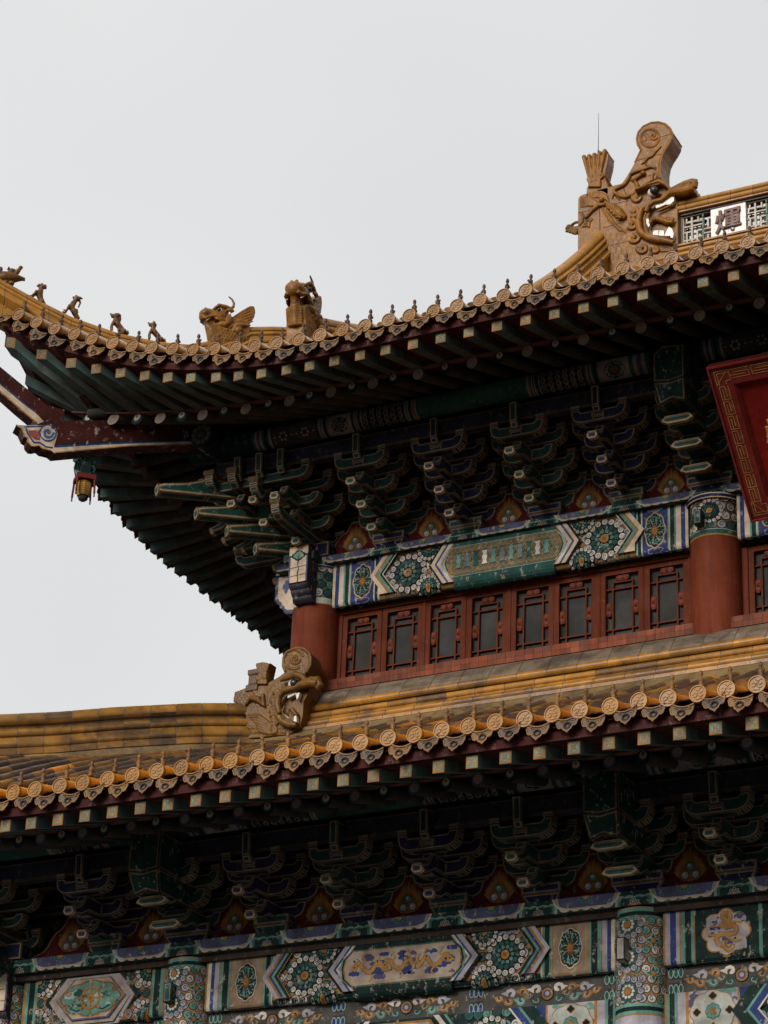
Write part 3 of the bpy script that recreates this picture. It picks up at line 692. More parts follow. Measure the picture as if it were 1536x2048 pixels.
# purlin under the eave, with painted bands
def purlin(y, z, r, x0, x1, parent, segs, side=False, disc=False):
    mb = MB(); mb.M = None
    fm = lambda u, v, t: (u, y-math.cos(v)*(r+t), z-math.sin(v)*(r+t)) if not side else (y-math.cos(v)*(r+t), u, z-math.sin(v)*(r+t))
    n = 24; mb.add([fm(x, 2*math.pi*j/n, 0) for x in (x0, x1) for j in range(n)], [(j, (j+1) % n, n+(j+1) % n, n+j) for j in range(n)], GRD, 0, True)
    if disc:
        mb.add([fm(x0, 2*math.pi*j/n, 0) for j in range(n)], [tuple(range(n))], GRD)
        P = Paint(mb, lambda u, v, t: (y+u, x0-t, z+v))
        P.disc(0, 0, r*.98, BLK, 1, 20); P.disc(0, 0, r*.93, (.05, .06, .055), 2, 20)
        for k in range(10): a = 2*math.pi*k/10; P.petal(r*.68*math.cos(a), r*.68*math.sin(a), r*.23, a, (.20, .19, .18), 3)
        P.disc(0, 0, r*.4, BLK, 7); P.disc(0, 0, r*.36, (.1, .11, .1), 8)
        for k in range(8): a = 2*math.pi*k/8; P.disc(r*.25*math.cos(a), r*.25*math.sin(a), r*.07, GRD, 9, 8)
    P = Paint(mb, fm); lo, hi = -.35, 1.45
    def band(u0_, u1_, c, l=1):
        m = 7
        for k in range(m): P.poly([(u0_, lo+(hi-lo)*k/m), (u1_, lo+(hi-lo)*k/m), (u1_, lo+(hi-lo)*(k+1)/m), (u0_, lo+(hi-lo)*(k+1)/m)], c, l)
    D = (.28, .25, .24); Gd = (.03, .09, .075); Pd = (.07, .07, .15)
    for kind, a, b in segs:
        if kind == 's':
            k = a
            for c in (Gd, D, Pd, D, Gd, BLK, Gd, D): w = (b-a)/8; band(k, k+w*.96, c); k += w
        elif kind == 'b':
            for u, c in ((a, DGOLD), (a+.02, D), (a+.045, Gd)): band(u, b-(u-a), c, 1 if u == a else 2)
        elif kind == 'r':
            band(a, b, BLK); q = (hi-lo)/8
            for i in range(int((b-a)/(2*.045))):
                for j in range(4):
                    u = a+.045+i*.09; v = lo+.25+j*.42
                    P2 = Paint(mb, lambda uu, vv, t, u=u, v=v: fm(u+uu, v+vv/r, t)); P2.petal(0, 0, .042, rnd.uniform(0, 6), (.18, .17, .16), 2)
        elif kind == 'd':
            band(a, b, (.06, .05, .05)); m = max(1, round((b-a)/.3))
            for i in range(m):
                u = a+(i+.5)*(b-a)/m; v = .55
                P2 = Paint(mb, lambda uu, vv, t, u=u, v=v: fm(u+uu, v+vv/r, t)); h = (b-a)/m*.5
                for k, c in ((1, DGOLD), (.88, D), (.7, (.03, .03, .04))): P2.poly([(-h*k, 0), (0, -h*.8*k), (h*k, 0), (0, h*.8*k)], c, int(2+(1-k)*10))
                for t_ in range(6): P2.disc(h*.3*math.cos(t_*1.047), h*.3*math.sin(t_*1.047), h*.12, D, 7, 8)
        elif kind == 'f':
            band(a, b, D); u = (a+b)/2; P2 = Paint(mb, lambda uu, vv, t: fm(u+uu, .55+vv/r, t)); P2.lobed(0, 0, (b-a)*.36, (b-a)*.30, 8, .12, BLK, 2)
            for t_ in range(8): P2.disc((b-a)*.17*math.cos(t_*.785), (b-a)*.15*math.sin(t_*.785), (b-a)*.07, Gd, 3, 8)
            P2.disc(0, 0, (b-a)*.08, (.25, .05, .05), 4)
    return mb.build('painted_purlin', M_DIM, parent)
up_segs = [('s', .0-.4, -.15), ('d', -.13, .45), ('s', .47, .62), ('f', .62, .92), ('s', .94, 1.06), ('r', 1.06, 1.6), ('s', 1.6, 1.72), ('b', 1.72, 3.2), ('s', 3.2, 3.32), ('r', 3.32, 3.86), ('s', 3.86, 4.05), ('f', 4.05, 4.4), ('s', 4.4, 4.8), ('s', 5.25, 5.5), ('d', 5.5, 6.1), ('s', 6.1, 6.3), ('r', 6.3, 7)]
purlin(-.95, 1.07, .15, -1.3, 16, HALL, up_segs)
purlin(-.95, 1.07, .15, -1.36, 8, HALL, [('s', -1.3, -1.1), ('s', 0, .3)], True, True)
lo_segs = [('s', -2.4, -2.2), ('b', -2.2, -1.4), ('r', -1.4, -.9), ('s', -.9, -.75), ('f', -1.9, -1.3), ('b', -.75, -.15), ('s', .25, .5), ('f', .5, .85), ('s', .85, 1.05), ('r', 1.05, 1.6), ('s', 1.6, 1.72), ('b', 1.72, 3.0), ('s', 3.0, 3.15), ('r', 3.15, 3.85), ('s', 3.85, 4.0), ('f', 4.0, 4.35), ('s', 4.35, 4.72), ('s', 5.3, 5.6), ('f', 5.6, 6.2), ('s', 6.2, 6.4), ('r', 6.4, 7.0)]
purlin(YL-.66, -4.45, .15, -3.3, 16, HALL, lo_segs)
purlin(-2.25-.66, -4.45, .15, YL-1.05, 6, HALL, [('s', -3.2, -3)], True, True)
# ------------------------------------------------------------------ cloud-edged plates under the brackets
def cloud_plate(x0, x1, yf, zt, zb, parent, phase, side=False, xo=0):
    mb = MB()
    if side: mb.M = Matrix(((0, 1, 0, 0), (1, 0, 0, 0), (0, 0, 1, 0), (0, 0, 0, 1)))
    mb.box(x0, x1, yf, yf+.4, zb, zt, (.03, .05, .05)); h = zt-zb
    P = Paint(mb, lambda u, v, t: (u, yf-t, zb+v)); P.rect(x0, x1, 0, h, (.02, .05, .045), 1, 1)
    P.cl = [(x0, 0), (x1, 0), (x1, h), (x0, h)]
    k = math.floor(x0-phase)
    while k+phase < x1+1:
        c = k+phase
        # hanging cloud (blue), centred on the pearls; between them the green one rises
        for s_, col, l in ((1.0, (.52, .40, .27), 2), (.93, (.20, .26, .24), 3), (.86, LILAC, 4), (.76, (.09, .09, .20), 5)):
            pts = []
            for i in range(33):
                t = i/32; u = (t-.5)*.56; v = h*.16+ .012*abs(math.sin(t*math.pi*4))*-1 + h*.1
                pts.append((c+u*s_, v+(1-s_)*h*.8))
            pts = [(c-.36*s_, h), (c-.33*s_, h*.55+(1-s_)*.03)] + pts + [(c+.33*s_, h*.55+(1-s_)*.03), (c+.36*s_, h)]
            P.poly(pts, col, l)
        for q in range(5): P.disc(c+(-.22+.11*q), h*.34, .064, (.52, .40, .27), 2, 10, h*.32); P.disc(c+(-.22+.11*q), h*.40, .056, LILAC, 4, 10, h*.24)
        P.poly([(c-.27, h*.42), (c-.2, h*.27), (c+.2, h*.27), (c+.27, h*.42), (c+.3, h), (c-.3, h)], (.075, .08, .15), 6)
        P.cl = [(x0, 0), (x1, 0), (x1, h), (x0, h)]
        for q in range(6): a = math.pi+math.pi*q/5; P.disc(c+.055*math.cos(a), h+.05*math.sin(a), .02, (.10, .22, .20), 7, 8); P.disc(c+.055*math.cos(a), h+.05*math.sin(a), .015, GRN, 8, 8)
        P.disc(c, h, .035, OCH, 9, 10)
        g_ = c+.5
        for s_, col, l in ((1, (.18, .33, .28), 2), (.86, (.05, .13, .11), 3), (.72, GRD, 4)):
            P.poly([(g_-.2*s_, 0)]+[(g_+(-.2+.4*i/20)*s_, h*s_*(.62+.1*abs(math.sin(math.pi*4*i/20)))) for i in range(21)]+[(g_+.2*s_, 0)], col, l)
        for q in range(5): a = math.pi*q/4; P.disc(g_+.045*math.cos(a), .005+.045*math.sin(a), .017, LILAC, 5, 8); P.disc(g_+.045*math.cos(a), .005+.045*math.sin(a), .012, (.05, .06, .06), 6, 8)
        P.disc(g_, .005, .025, OCH, 6, 8)
        k += 1
    return mb.build('cloud_painted_plate', M_PAINT, parent)
cloud_plate(-.45, 16, -.24, ZP, -.345, HALL, .5); cloud_plate(-.45, 12, -.24, ZP, -.345, HALL, .5, True)
cloud_plate(-2.7, 16, YL-.24, ZPL, -5.715, HALL, .5); cloud_plate(-2.9, 6, -2.49, ZPL, -5.715, HALL, .5, True)
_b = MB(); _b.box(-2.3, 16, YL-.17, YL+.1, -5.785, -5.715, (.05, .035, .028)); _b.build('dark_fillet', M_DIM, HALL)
# ------------------------------------------------------------------ painted tie beams between the columns
def stripes(P, seq, v0, v1, L=2):
    for a, b_, c in seq: P.rect(a, b_, v0, v1, c, L)
def medallion(P, u, v, rx, ry, L, kind='flower'):
    P.lobed(u, v, rx, ry, 8, .10, OCH, L); P.lobed(u, v, rx*.93, ry*.94, 8, .1, WHT, L+1); P.lobed(u, v, rx*.88, ry*.9, 8, .10, (.008, .03, .026), L+2)
    for q in range(8):
        a = 2*math.pi*q/8+.39
        P.spiral(u+rx*.56*math.cos(a), v+ry*.56*math.sin(a), rx*.22, .8, a, rx*.055, TEAL, L+3, 1 if q % 2 else -1)
        P.line([(u+rx*.34*math.cos(a), v+ry*.34*math.sin(a)), (u+rx*.55*math.cos(a+.14), v+ry*.5*math.sin(a+.14)), (u+rx*.74*math.cos(a+.1), v+ry*.7*math.sin(a+.1))], rx*.04, MINT, L+4)
        P.spiral(u+rx*.72*math.cos(a+.25), v+ry*.70*math.sin(a+.25), rx*.12, .8, a+1, rx*.035, MINT, L+4); P.spiral(u+rx*.72*math.cos(a-.2), v+ry*.70*math.sin(a-.2), rx*.10, .8, a+1, rx*.035, MINT, L+4, -1)
    for q in range(12):
        a = 2*math.pi*q/12; P.poly([(u+rx*.10*math.cos(a-.5), v+ry*.10*math.sin(a-.5)), (u+rx*.50*math.cos(a), v+ry*.44*math.sin(a)), (u+rx*.10*math.cos(a+.5), v+ry*.10*math.sin(a+.5))], jit(OCH, .2), L+5)
    P.disc(u, v, rx*.2, OCH, L+6, 12); P.disc(u, v, rx*.08, DGOLD, L+7, 8)
def chevron(P, uo, ui, v0, v1, layers, L):
    # band folded like < : uo = u at top/bottom edge, ui = u at mid height
    vm = (v0+v1)/2
    for a, b_, c in layers:
        for (va, vb, ua, ub) in ((v0, vm, uo, ui), (vm, v1, ui, uo)):
            P.poly([(ua+a, va), (ua+b_, va), (ub+b_, vb), (ub+a, vb)], c, L)
def dragon(P, u, v, w, h, L, col, dr=1):
    pts = []
    for i in range(41):
        t = i/40; pts.append((u+dr*w*(t-.5), v+h*.19*math.sin(t*math.pi*3.6+.5*math.sin(t*9))*(1-.25*t)))
    P.line(pts, h*.17, DGOLD, L); P.line(pts, h*.12, col, L+1)
    for i in range(4, 40, 3): x, y = pts[i]; P.line([(x, y), (x+h*.05*math.cos(i), y+h*.12*(1 if i % 2 else -1))], h*.035, col, L+1)
    x, y = pts[0]; P.lobed(x, y, h*.14, h*.12, 5, .3, col, L+2); P.disc(x, y+h*.03, h*.03, BLK, L+3, 6); P.line([(x, y), (x-dr*h*.2, y-h*.03)], h*.06, col, L+2)
    P.line([(x, y+h*.05), (x+dr*h*.12, y+h*.25)], h*.03, col, L+2); P.line([(x+dr*h*.03, y+h*.05), (x+dr*h*.2, y+h*.2)], h*.03, col, L+2)
    for i in (8, 17, 26, 34):
        x, y = pts[i]; s_ = 1 if (i % 2) else -1
        P.line([(x, y), (x+dr*h*.14, y-s_*h*.2), (x+dr*h*.05, y-s_*h*.32)], h*.06, col, L+1)
        for k in (-1, 0, 1): P.line([(x+dr*h*.05, y-s_*h*.32), (x+dr*h*(.05+.08*k), y-s_*h*.4)], h*.025, col, L+2)
def clouds(P, u0_, u1_, v0, v1, n, L, cols):
    for i in range(n):
        u, v = rnd.uniform(u0_, u1_), rnd.uniform(v0, v1); r = rnd.uniform(.02, .045); c = rnd.choice(cols)
        P.disc(u, v, r, c, L, 8); P.disc(u+r, v-.3*r, r*.7, c, L, 8); P.disc(u-r, v-.2*r, r*.6, c, L, 8)
def tie_beam(x0, x1, yf, z0, z1, kind, name='painted_beam'):
    mb = MB(); mb.box(x0, x1, yf+.02, yf+.28, z0, z1, GRD)
    h = z1-z0; r_ = .05
    def f(u, v, t):
        # rounded lower arris
        if v < r_: a = (1-v/r_)*math.pi/2; return (u, yf+.02-.02+ r_*(1-math.cos(a)) - t*math.cos(a), z0+r_-math.sin(a)*r_ - t*math.sin(a) + 0)
        return (u, yf-t, z0+v)
    mb.add([f(u, v, 0) for v in (0, .012, .025, .038, r_, h) for u in (x0, x1)], [(i*2, i*2+1, i*2+3, i*2+2) for i in range(5)], GRD)
    P = Paint(mb, f); wdt = x1-x0; mid = (x0+x1)/2
    box = lambda a, b_, c, L: [P.rect(a, b_, q0, q1, c, L) for q0, q1 in ((0, .012), (.012, .025), (.025, .038), (.038, r_), (r_, h))]
    def seqm(seq, L=2):
        for a, b_, c in seq: box(x0+a, x0+b_, c, L); box(x1-b_, x1-a, c, L)
    if kind == 'upper':
        seqm([(0, .035, CREAM), (.035, .085, BLU), (.085, .145, CREAM), (.145, .165, TEAL), (.165, .215, (.008, .03, .026)), (.215, .235, MINT), (.235, .245, OCH)])
        seqm([(.245, .545, BLU)]); 
        seqm([(.545, .56, CREAM), (.56, .60, GRD), (.60, .62, MINT)])
        seqm([(0.62, 1.75, (.25, .13, .04))])
        for s_ in (0, 1):
            fx = (lambda a: x0+a) if s_ == 0 else (lambda a: x1-a); sg = 1 if s_ == 0 else -1
            u = fx(.395); medallion(P, u, h*.5, .135, .235, 4)
            for vv in (.04, h-.02): P.lobed(u, vv if vv > .1 else vv, .1, .03, 5, .2, LILAC, 3)
            # whirling flower field
            P.cl = [(min(fx(.70), fx(1.42)), .01), (max(fx(.70), fx(1.42)), .01), (max(fx(.70), fx(1.42)), h-.005), (min(fx(.70), fx(1.42)), h-.005)]
            P.poly([(fx(.66), r_), (fx(1.5), r_), (fx(1.5), h), (fx(.66), h)], (.3, .15, .05), 3)
            for q in range(7):
                for w_ in range(4): P.petal(fx(.72+.1*q), .04+w_*.14, .062, rnd.uniform(0, 6), jit(rnd.choice((WHT, GRN, LILAC)), .15), 4, sg)
            P.rosette(fx(.995), h*.50, .245, 8); P.rosette(fx(1.27), h*.10, .15, 20); P.rosette(fx(1.27), h*.98, .16, 20)
            P.cl = None
            chevron(P, fx(.80), fx(.62), .052, h, [(sg*a, sg*b_, c) for a, b_, c in ((-.11, -.05, CREAM), (-.05, -.02, OCH), (-.02, .02, TEAL), (.02, .05, GRD), (.05, .065, CREAM))], 34)
            P.poly([(fx(.62), h*.5), (fx(.62), .052), (fx(.70), .052), (fx(.74), .12)], CREAM, 33); P.poly([(fx(.62), h*.5), (fx(.62), h), (fx(.68), h)], BLU, 33)
            chevron(P, fx(1.46), fx(1.30), .052, h, [(sg*a, sg*b_, c) for a, b_, c in ((-.03, 0, BLK), (0, .05, CREAM), (.05, .08, PUR), (.08, .13, WHT), (.13, .15, OCH), (.15, .40, GRN))], 36)
        a, b_ = x0+1.62, x1-1.62
        box(x0+1.60, x1-1.60, (.020, .075, .064), 35)
        e = .11
        def lens(k, c, L): 
            i = (1-k)*.1; P.poly([(a-.14+i*2, h*.53), (a-.11+i*2, h*.70), (a-.03+i, h*.86-i*.4), (b_+.03-i, h*.86-i*.4), (b_+.11-i*2, h*.70), (b_+.14-i*2, h*.53), (b_+.11-i*2, h*.36), (b_+.03-i, h*.2+i*.4), (a-.03+i, h*.2+i*.4), (a-.11+i*2, h*.36)], c, L)
        lens(1.15, MINT, 38); lens(1.0, GRN, 39); lens(.9, OCH, 40); lens(.82, (.10, .13, .09), 41)
        P.cl = [(a-.09, h*.24), (b_+.09, h*.24), (b_+.09, h*.84), (a-.09, h*.84)]
        n = 11
        for q in range(n*2+2):
            u = a-.1+q*(b_-a+.2)/(n*2)
            for row in range(7):
                vv = h*(.25+.095*row); P.line([(u+(.03 if row % 2 else 0)-.03, vv), (u+(.03 if row % 2 else 0), vv+.03), (u+(.03 if row % 2 else 0)+.03, vv)], .010, (.33, .17, .06), 42)
        for q in range(n*2+2):
            u = a-.3+q*(b_-a+.5)/(n*2); P.line([(u, h*.2), (u+.35, h*.9)], .008, (.30, .16, .07), 43)
        P.cl = None
        for q in range(n):
            u = a+.02+(q+.2)*(b_-a)/n; c = (TEAL, (.14, .2, .22), GRN, WHT, TEAL, (.2, .25, .27))[q % 6]
            for k, cc, l in ((1.15, (.05, .05, .04), 44), (1, jit(c, .2), 45)):
                P.poly([(u-.035*k, h*.53-.085*k), (u+.035*k, h*.53-.085*k), (u+.02*k, h*.53-.04*k), (u+.034*k, h*.53), (u+.02*k, h*.53+.04*k), (u+.035*k, h*.53+.085*k), (u-.035*k, h*.53+.085*k), (u-.02*k, h*.53+.04*k), (u-.034*k, h*.53), (u-.02*k, h*.53-.04*k)], cc, l)
            P.line([(u+.045, h*.53+.03), (u+.06, h*.53), (u+.045, h*.53-.03)], .007, BLK, 45)
    elif kind == 'lower':
        seqm([(0, .02, OCH), (.02, .06, CREAM), (.06, .10, BLU), (.10, .15, LILAC), (.15, .165, OCH), (.165, .20, TEAL), (.20, .265, (.006, .022, .02)), (.265, .29, TEAL), (.29, .30, OCH)])
        seqm([(.30, .66, (.30, .20, .12)), (.66, .675, OCH), (.675, .70, TEAL), (.70, .75, (.006, .022, .02)), (.75, .775, TEAL), (.775, .79, CREAM)])
        for s_ in (0, 1):
            fx = (lambda a: x0+a) if s_ == 0 else (lambda a: x1-a); sg = 1 if s_ == 0 else -1
            u = fx(.48); P.rect(u-.15, u+.15, .06, h-.03, (.26, .20, .16), 3)
            for q in range(40): P.spiral(u+rnd.uniform(-.14, .14), rnd.uniform(.07, h-.04), .02, .7, rnd.uniform(0, 6), .006, OCH, 4)
            medallion(P, u, h*.52, .135, .215, 5)
            P.rect(min(fx(.79), fx(1.6)), max(fx(.79), fx(1.6)), r_, h, (.3, .15, .05), 2)
            P.cl = [(min(fx(.85), fx(1.6)), .01), (max(fx(.85), fx(1.6)), .01), (max(fx(.85), fx(1.6)), h-.005), (min(fx(.85), fx(1.6)), h-.005)]
            for q in range(8):
                for w_ in range(5): P.petal(fx(.88+.088*q), .03+w_*.12, .055, rnd.uniform(0, 6), jit(rnd.choice((WHT, GRN, LILAC)), .15), 4, sg)
            P.rosette(fx(1.16), h*.52, .21, 8); P.rosette(fx(1.38), h*.05, .14, 20); P.rosette(fx(1.38), h*.98, .14, 20)
            P.cl = None
            chevron(P, fx(.95), fx(.79), .052, h, [(sg*a, sg*b_, c) for a, b_, c in ((-.11, -.06, LILAC), (-.06, -.03, OCH), (-.03, .0, BLU), (.0, .03, TEAL), (.03, .065, (.006, .022, .02)), (.065, .075, OCH))], 34)
            chevron(P, fx(1.62), fx(1.44), .052, h, [(sg*a, sg*b_, c) for a, b_, c in ((-.03, 0, BLK), (0, .06, LILAC), (.06, .085, BLU), (.085, .11, WHT), (.11, .125, OCH), (.125, .4, GRD))], 36)
        a, b_ = x0+1.74, x1-1.74; box(a-.02, b_+.02, GRD, 35)
        def lens(k, c, L):
            i = (1-k)*.1; P.poly([(a-.14+i*2, h*.53), (a-.12+i*2, h*.72), (a-.03+i, h*.88-i*.5), (b_+.03-i, h*.88-i*.5), (b_+.12-i*2, h*.72), (b_+.14-i*2, h*.53), (b_+.12-i*2, h*.34), (b_+.03-i, h*.18+i*.5), (a-.03+i, h*.18+i*.5), (a-.12+i*2, h*.34)], c, L)
        lens(1.15, TEAL, 38); lens(1.05, (.006, .022, .02), 39); lens(.95, OCH, 40); lens(.88, (.40, .32, .25), 41)
        P.cl = [(a-.08, h*.25), (b_+.08, h*.25), (b_+.08, h*.8), (a-.08, h*.8)]
        clouds(P, a-.05, b_+.05, h*.28, h*.78, 60, 42, (PUR, BLU, LILAC, (.45, .36, .28)))
        for q, dr in ((.18, 1), (.5, 1), (.82, -1)): dragon(P, a+(b_-a)*q, h*.53, (b_-a)*.36, h*.55, 43, (.42, .22, .07), dr)
        P.cl = None
    elif kind == 'short':
        seqm([(0, .03, OCH), (.03, .07, TEAL), (.07, .14, (.006, .022, .02)), (.14, .17, TEAL), (.17, .18, OCH)])
        box(x0+.18, x1-.18, (.3, .15, .05), 2)
        P.curls(x0+.18, x1-.18, .02, h, .05, 3)
        for s_ in (0, 1):
            fx = (lambda a: x0+a) if s_ == 0 else (lambda a: x1-a)
            P.cl = [(min(fx(.18), fx(.5)), 0), (max(fx(.18), fx(.5)), 0), (max(fx(.18), fx(.5)), h), (min(fx(.18), fx(.5)), h)]
            P.rosette(fx(.2), h*.98, .17, 8); P.rosette(fx(.2), .03, .17, 8); P.cl = None
        for k, c in ((0, GRD), (.03, (.006, .022, .02)), (.05, OCH), (.06, LILAC), (.10, (.36, .30, .24)), (.15, PUR), (.17, (.42, .32, .24))):
            P.poly([(x0+.30+k, h*.5), (x0+.50+k, 0.0+k*.3), (x1-.50-k, 0.0+k*.3), (x1-.30-k, h*.5), (x1-.50-k, h-k*.3), (x0+.50+k, h-k*.3)], c, 20+int(k*100))
        for k, c, l in ((1, OCH, 40), (.94, (.10, .09, .07), 41), (.9, TEAL, 42)): P.lobed(mid, h*.5, .40*k, .20*k, 8, .1, c, l)
        P.cl = [(mid-.36, h*.34), (mid+.36, h*.34), (mid+.36, h*.8), (mid-.36, h*.8)]
        clouds(P, mid-.33, mid+.33, h*.3, h*.7, 40, 43, (TEAL, MINT, (.2, .3, .27), GRN)); P.cl = None
        for q in range(8): a_ = q*math.pi/4; P.line([(mid, h*.5), (mid+.15*math.cos(a_), h*.5+.15*math.sin(a_))], .018, OCH, 46); P.disc(mid+.15*math.cos(a_), h*.5+.15*math.sin(a_), .018, OCH, 47, 8)
        P.line([(mid+.11*math.cos(t*.26), h*.5+.11*math.sin(t*.26)) for t in range(25)], .022, OCH, 47); P.disc(mid, h*.5, .04, OCH, 48); P.disc(mid, h*.5, .02, DGOLD, 49, 8)
        for sx in (-1, 1):
            P.spiral(mid+sx*.28, h*.64, .035, 1, 0, .012, (.35, .12, .04), 46, sx); P.spiral(mid+sx*.3, h*.36, .035, 1, 3, .012, (.35, .12, .04), 46, sx); P.line([(mid+sx*.08, h*.30), (mid+sx*.16, h*.25), (mid+sx*.24, h*.32)], .012, GRD, 46)
    elif kind == 'right':
        seqm([(0, .02, OCH), (.02, .07, LILAC), (.07, .13, BLU), (.13, .165, LILAC), (.165, .18, OCH), (.18, .22, TEAL), (.22, .28, (.006, .022, .02)), (.28, .31, TEAL), (.31, .32, OCH)])
        box(x0+.32, x0+.95, (.008, .025, .022), 2)
        u = x0+.63
        for k, c, l in ((1, OCH, 3), (.94, (.45, .38, .33), 4)): P.lobed(u, h*.52, .25*k, .235*k, 8, .16, c, l)
        P.cl = [(u-.2, h*.52-.2), (u+.2, h*.52-.2), (u+.2, h*.52+.2), (u-.2, h*.52+.2)]
        clouds(P, u-.16, u+.16, h*.52-.15, h*.52+.15, 50, 5, (PUR, LILAC, LILAC, BLU, (.45, .36, .28))); P.cl = None
        pts = [(.0, .13), (-.035, .16), (-.03, .2), (.02, .2), (.045, .16), (.03, .10), (-.03, .08), (.0, .05), (.08, .06), (.11, .03), (.10, -.02), (.04, -.03), (-.06, -.02), (-.11, -.06), (-.08, -.12), (-.02, -.15), (.0, -.18), (.03, -.2), (.07, -.15)]
        P.line([(u+a*.95, h*.52+b*.9) for a, b in pts], .05, DGOLD, 7); P.line([(u+a*.95, h*.52+b*.9) for a, b in pts], .036, (.40, .21, .07), 8)
        P.lobed(u, h*.52+.08, .05, .045, 5, .3, (.42, .22, .07), 9); P.disc(u, h*.52-.1, .02, OCH, 9)
        for a, b in ((-.12, .07), (.13, .09), (.13, -.1), (-.15, -.02)): P.line([(u, h*.52+b*.4), (u+a*.6, h*.52+b), (u+a*1.2, h*.52+b*.9)], .022, (.40, .21, .07), 9)
        box(x0+.95, x0+1.2, TEAL, 2); box(x0+.985, x0+1.06, (.006, .022, .02), 3); box(x0+1.10, x1, (.3, .15, .05), 3)
        chevron(P, x0+1.38, x0+1.14, 0, h, [(-.10, .0, LILAC), (0, .03, OCH), (.03, .07, TEAL), (.07, .10, BLK), (.10, .15, BLU), (.15, .19, LILAC), (.19, .21, OCH)], 8)
        P.curls(x0+1.6, x0+2.2, .02, h, .06, 6); P.rosette(x0+1.75, h*.5, .2, 10)
    return mb.build(name, M_PAINT, HALL)
ZB1, ZB0 = -.335, -.888
tie_beam(.275, 4.73, -.15, ZB0, ZB1, 'upper'); tie_beam(5.30, 9.7, -.15, ZB0, ZB1, 'upper')
tie_beam(.24, 4.77, YL-.12, -6.30, -5.785, 'lower'); tie_beam(5.24, 9.7, YL-.12, -6.30, -5.785, 'right'); tie_beam(-2.0, -.24, YL-.12, -6.30, -5.785, 'short')
# flower strip and second beam of the lower storey
def flower_strip(x0, x1, yf, z0, z1):
    mb = MB(); mb.box(x0, x1, yf, yf+.1, z0, z1, (.06, .055, .05)); P = Paint(mb, lambda u, v, t: (u, yf-t, z0+v)); h = z1-z0; x = x0+.09
    P.rect(x0, x1, 0, h, (.075, .07, .065), 1)
    def vase(u, c):
        for s_ in (0, 1):
            fv = (lambda v: v) if s_ == 0 else (lambda v: h-v)
            P.poly([(u-.07, fv(0)), (u+.07, fv(0)), (u+.075, fv(h*.32)), (u+.03, fv(h*.42)), (u-.03, fv(h*.42)), (u-.075, fv(h*.32))], (.02, .05, .05), 2)
            for dx in (-.05, 0, .05): P.disc(u+dx, fv(h*.2), .026, MINT, 3, 10, .05); P.disc(u+dx, fv(h*.2), .018, c, 4, 10, .04)
        P.rect(u-.065, u+.065, h*.42, h*.58, (.10, .06, .03), 5); P.rect(u-.06, u+.06, h*.47, h*.53, PUR, 6)
    n = max(1, round((x1-x0)/1.38)); w = (x1-x0)/n
    for i in range(n+1): vase(min(max(x0+i*w, x0+.09), x1-.09), GRN if i in (0, n) else BLU)
    for i in range(n):
        c = x0+(i+.5)*w
        for s_ in (-1, 1):
            for (du, dv, r, col) in ((.11, .08, .055, WHT), (.11, -.08, .055, GRN), (.25, .07, .05, OCH), (.27, -.07, .05, TEAL), (.38, .05, .055, LILAC), (.40, -.06, .05, OCH), (.50, .0, .04, OCH), (.19, 0, .05, DGOLD)):
                u, v = c+s_*du, h/2+dv*h*2.2
                P.spiral(u, v, r, .8, 0 if s_ > 0 else math.pi, r*.6, jit(col, .2), 3, s_*(1 if dv > 0 else -1)); P.spiral(u, v, r*.8, .7, 0 if s_ > 0 else math.pi, r*.12, lerp(col, (.7, .7, .65), .5), 4, s_*(1 if dv > 0 else -1))
                P.poly([(u+s_*r*.6, v-r*.5), (u+s_*r*2.0, v+.3*r), (u+s_*r*.6, v+r*.6)], jit(col, .2), 3)
        P.disc(c, h/2, .07, BLK, 5); P.disc(c, h/2, .06, OCH, 6); P.disc(c, h/2, .04, PUR, 7); P.disc(c, h/2, .022, LILAC, 8)
    return mb.build('flower_painted_board', M_PAINT, HALL)
for a, b_ in ((.24, 4.77), (5.24, 9.7), (-2.0, -.24)): flower_strip(a, b_, YL-.03, -6.56, -6.30)
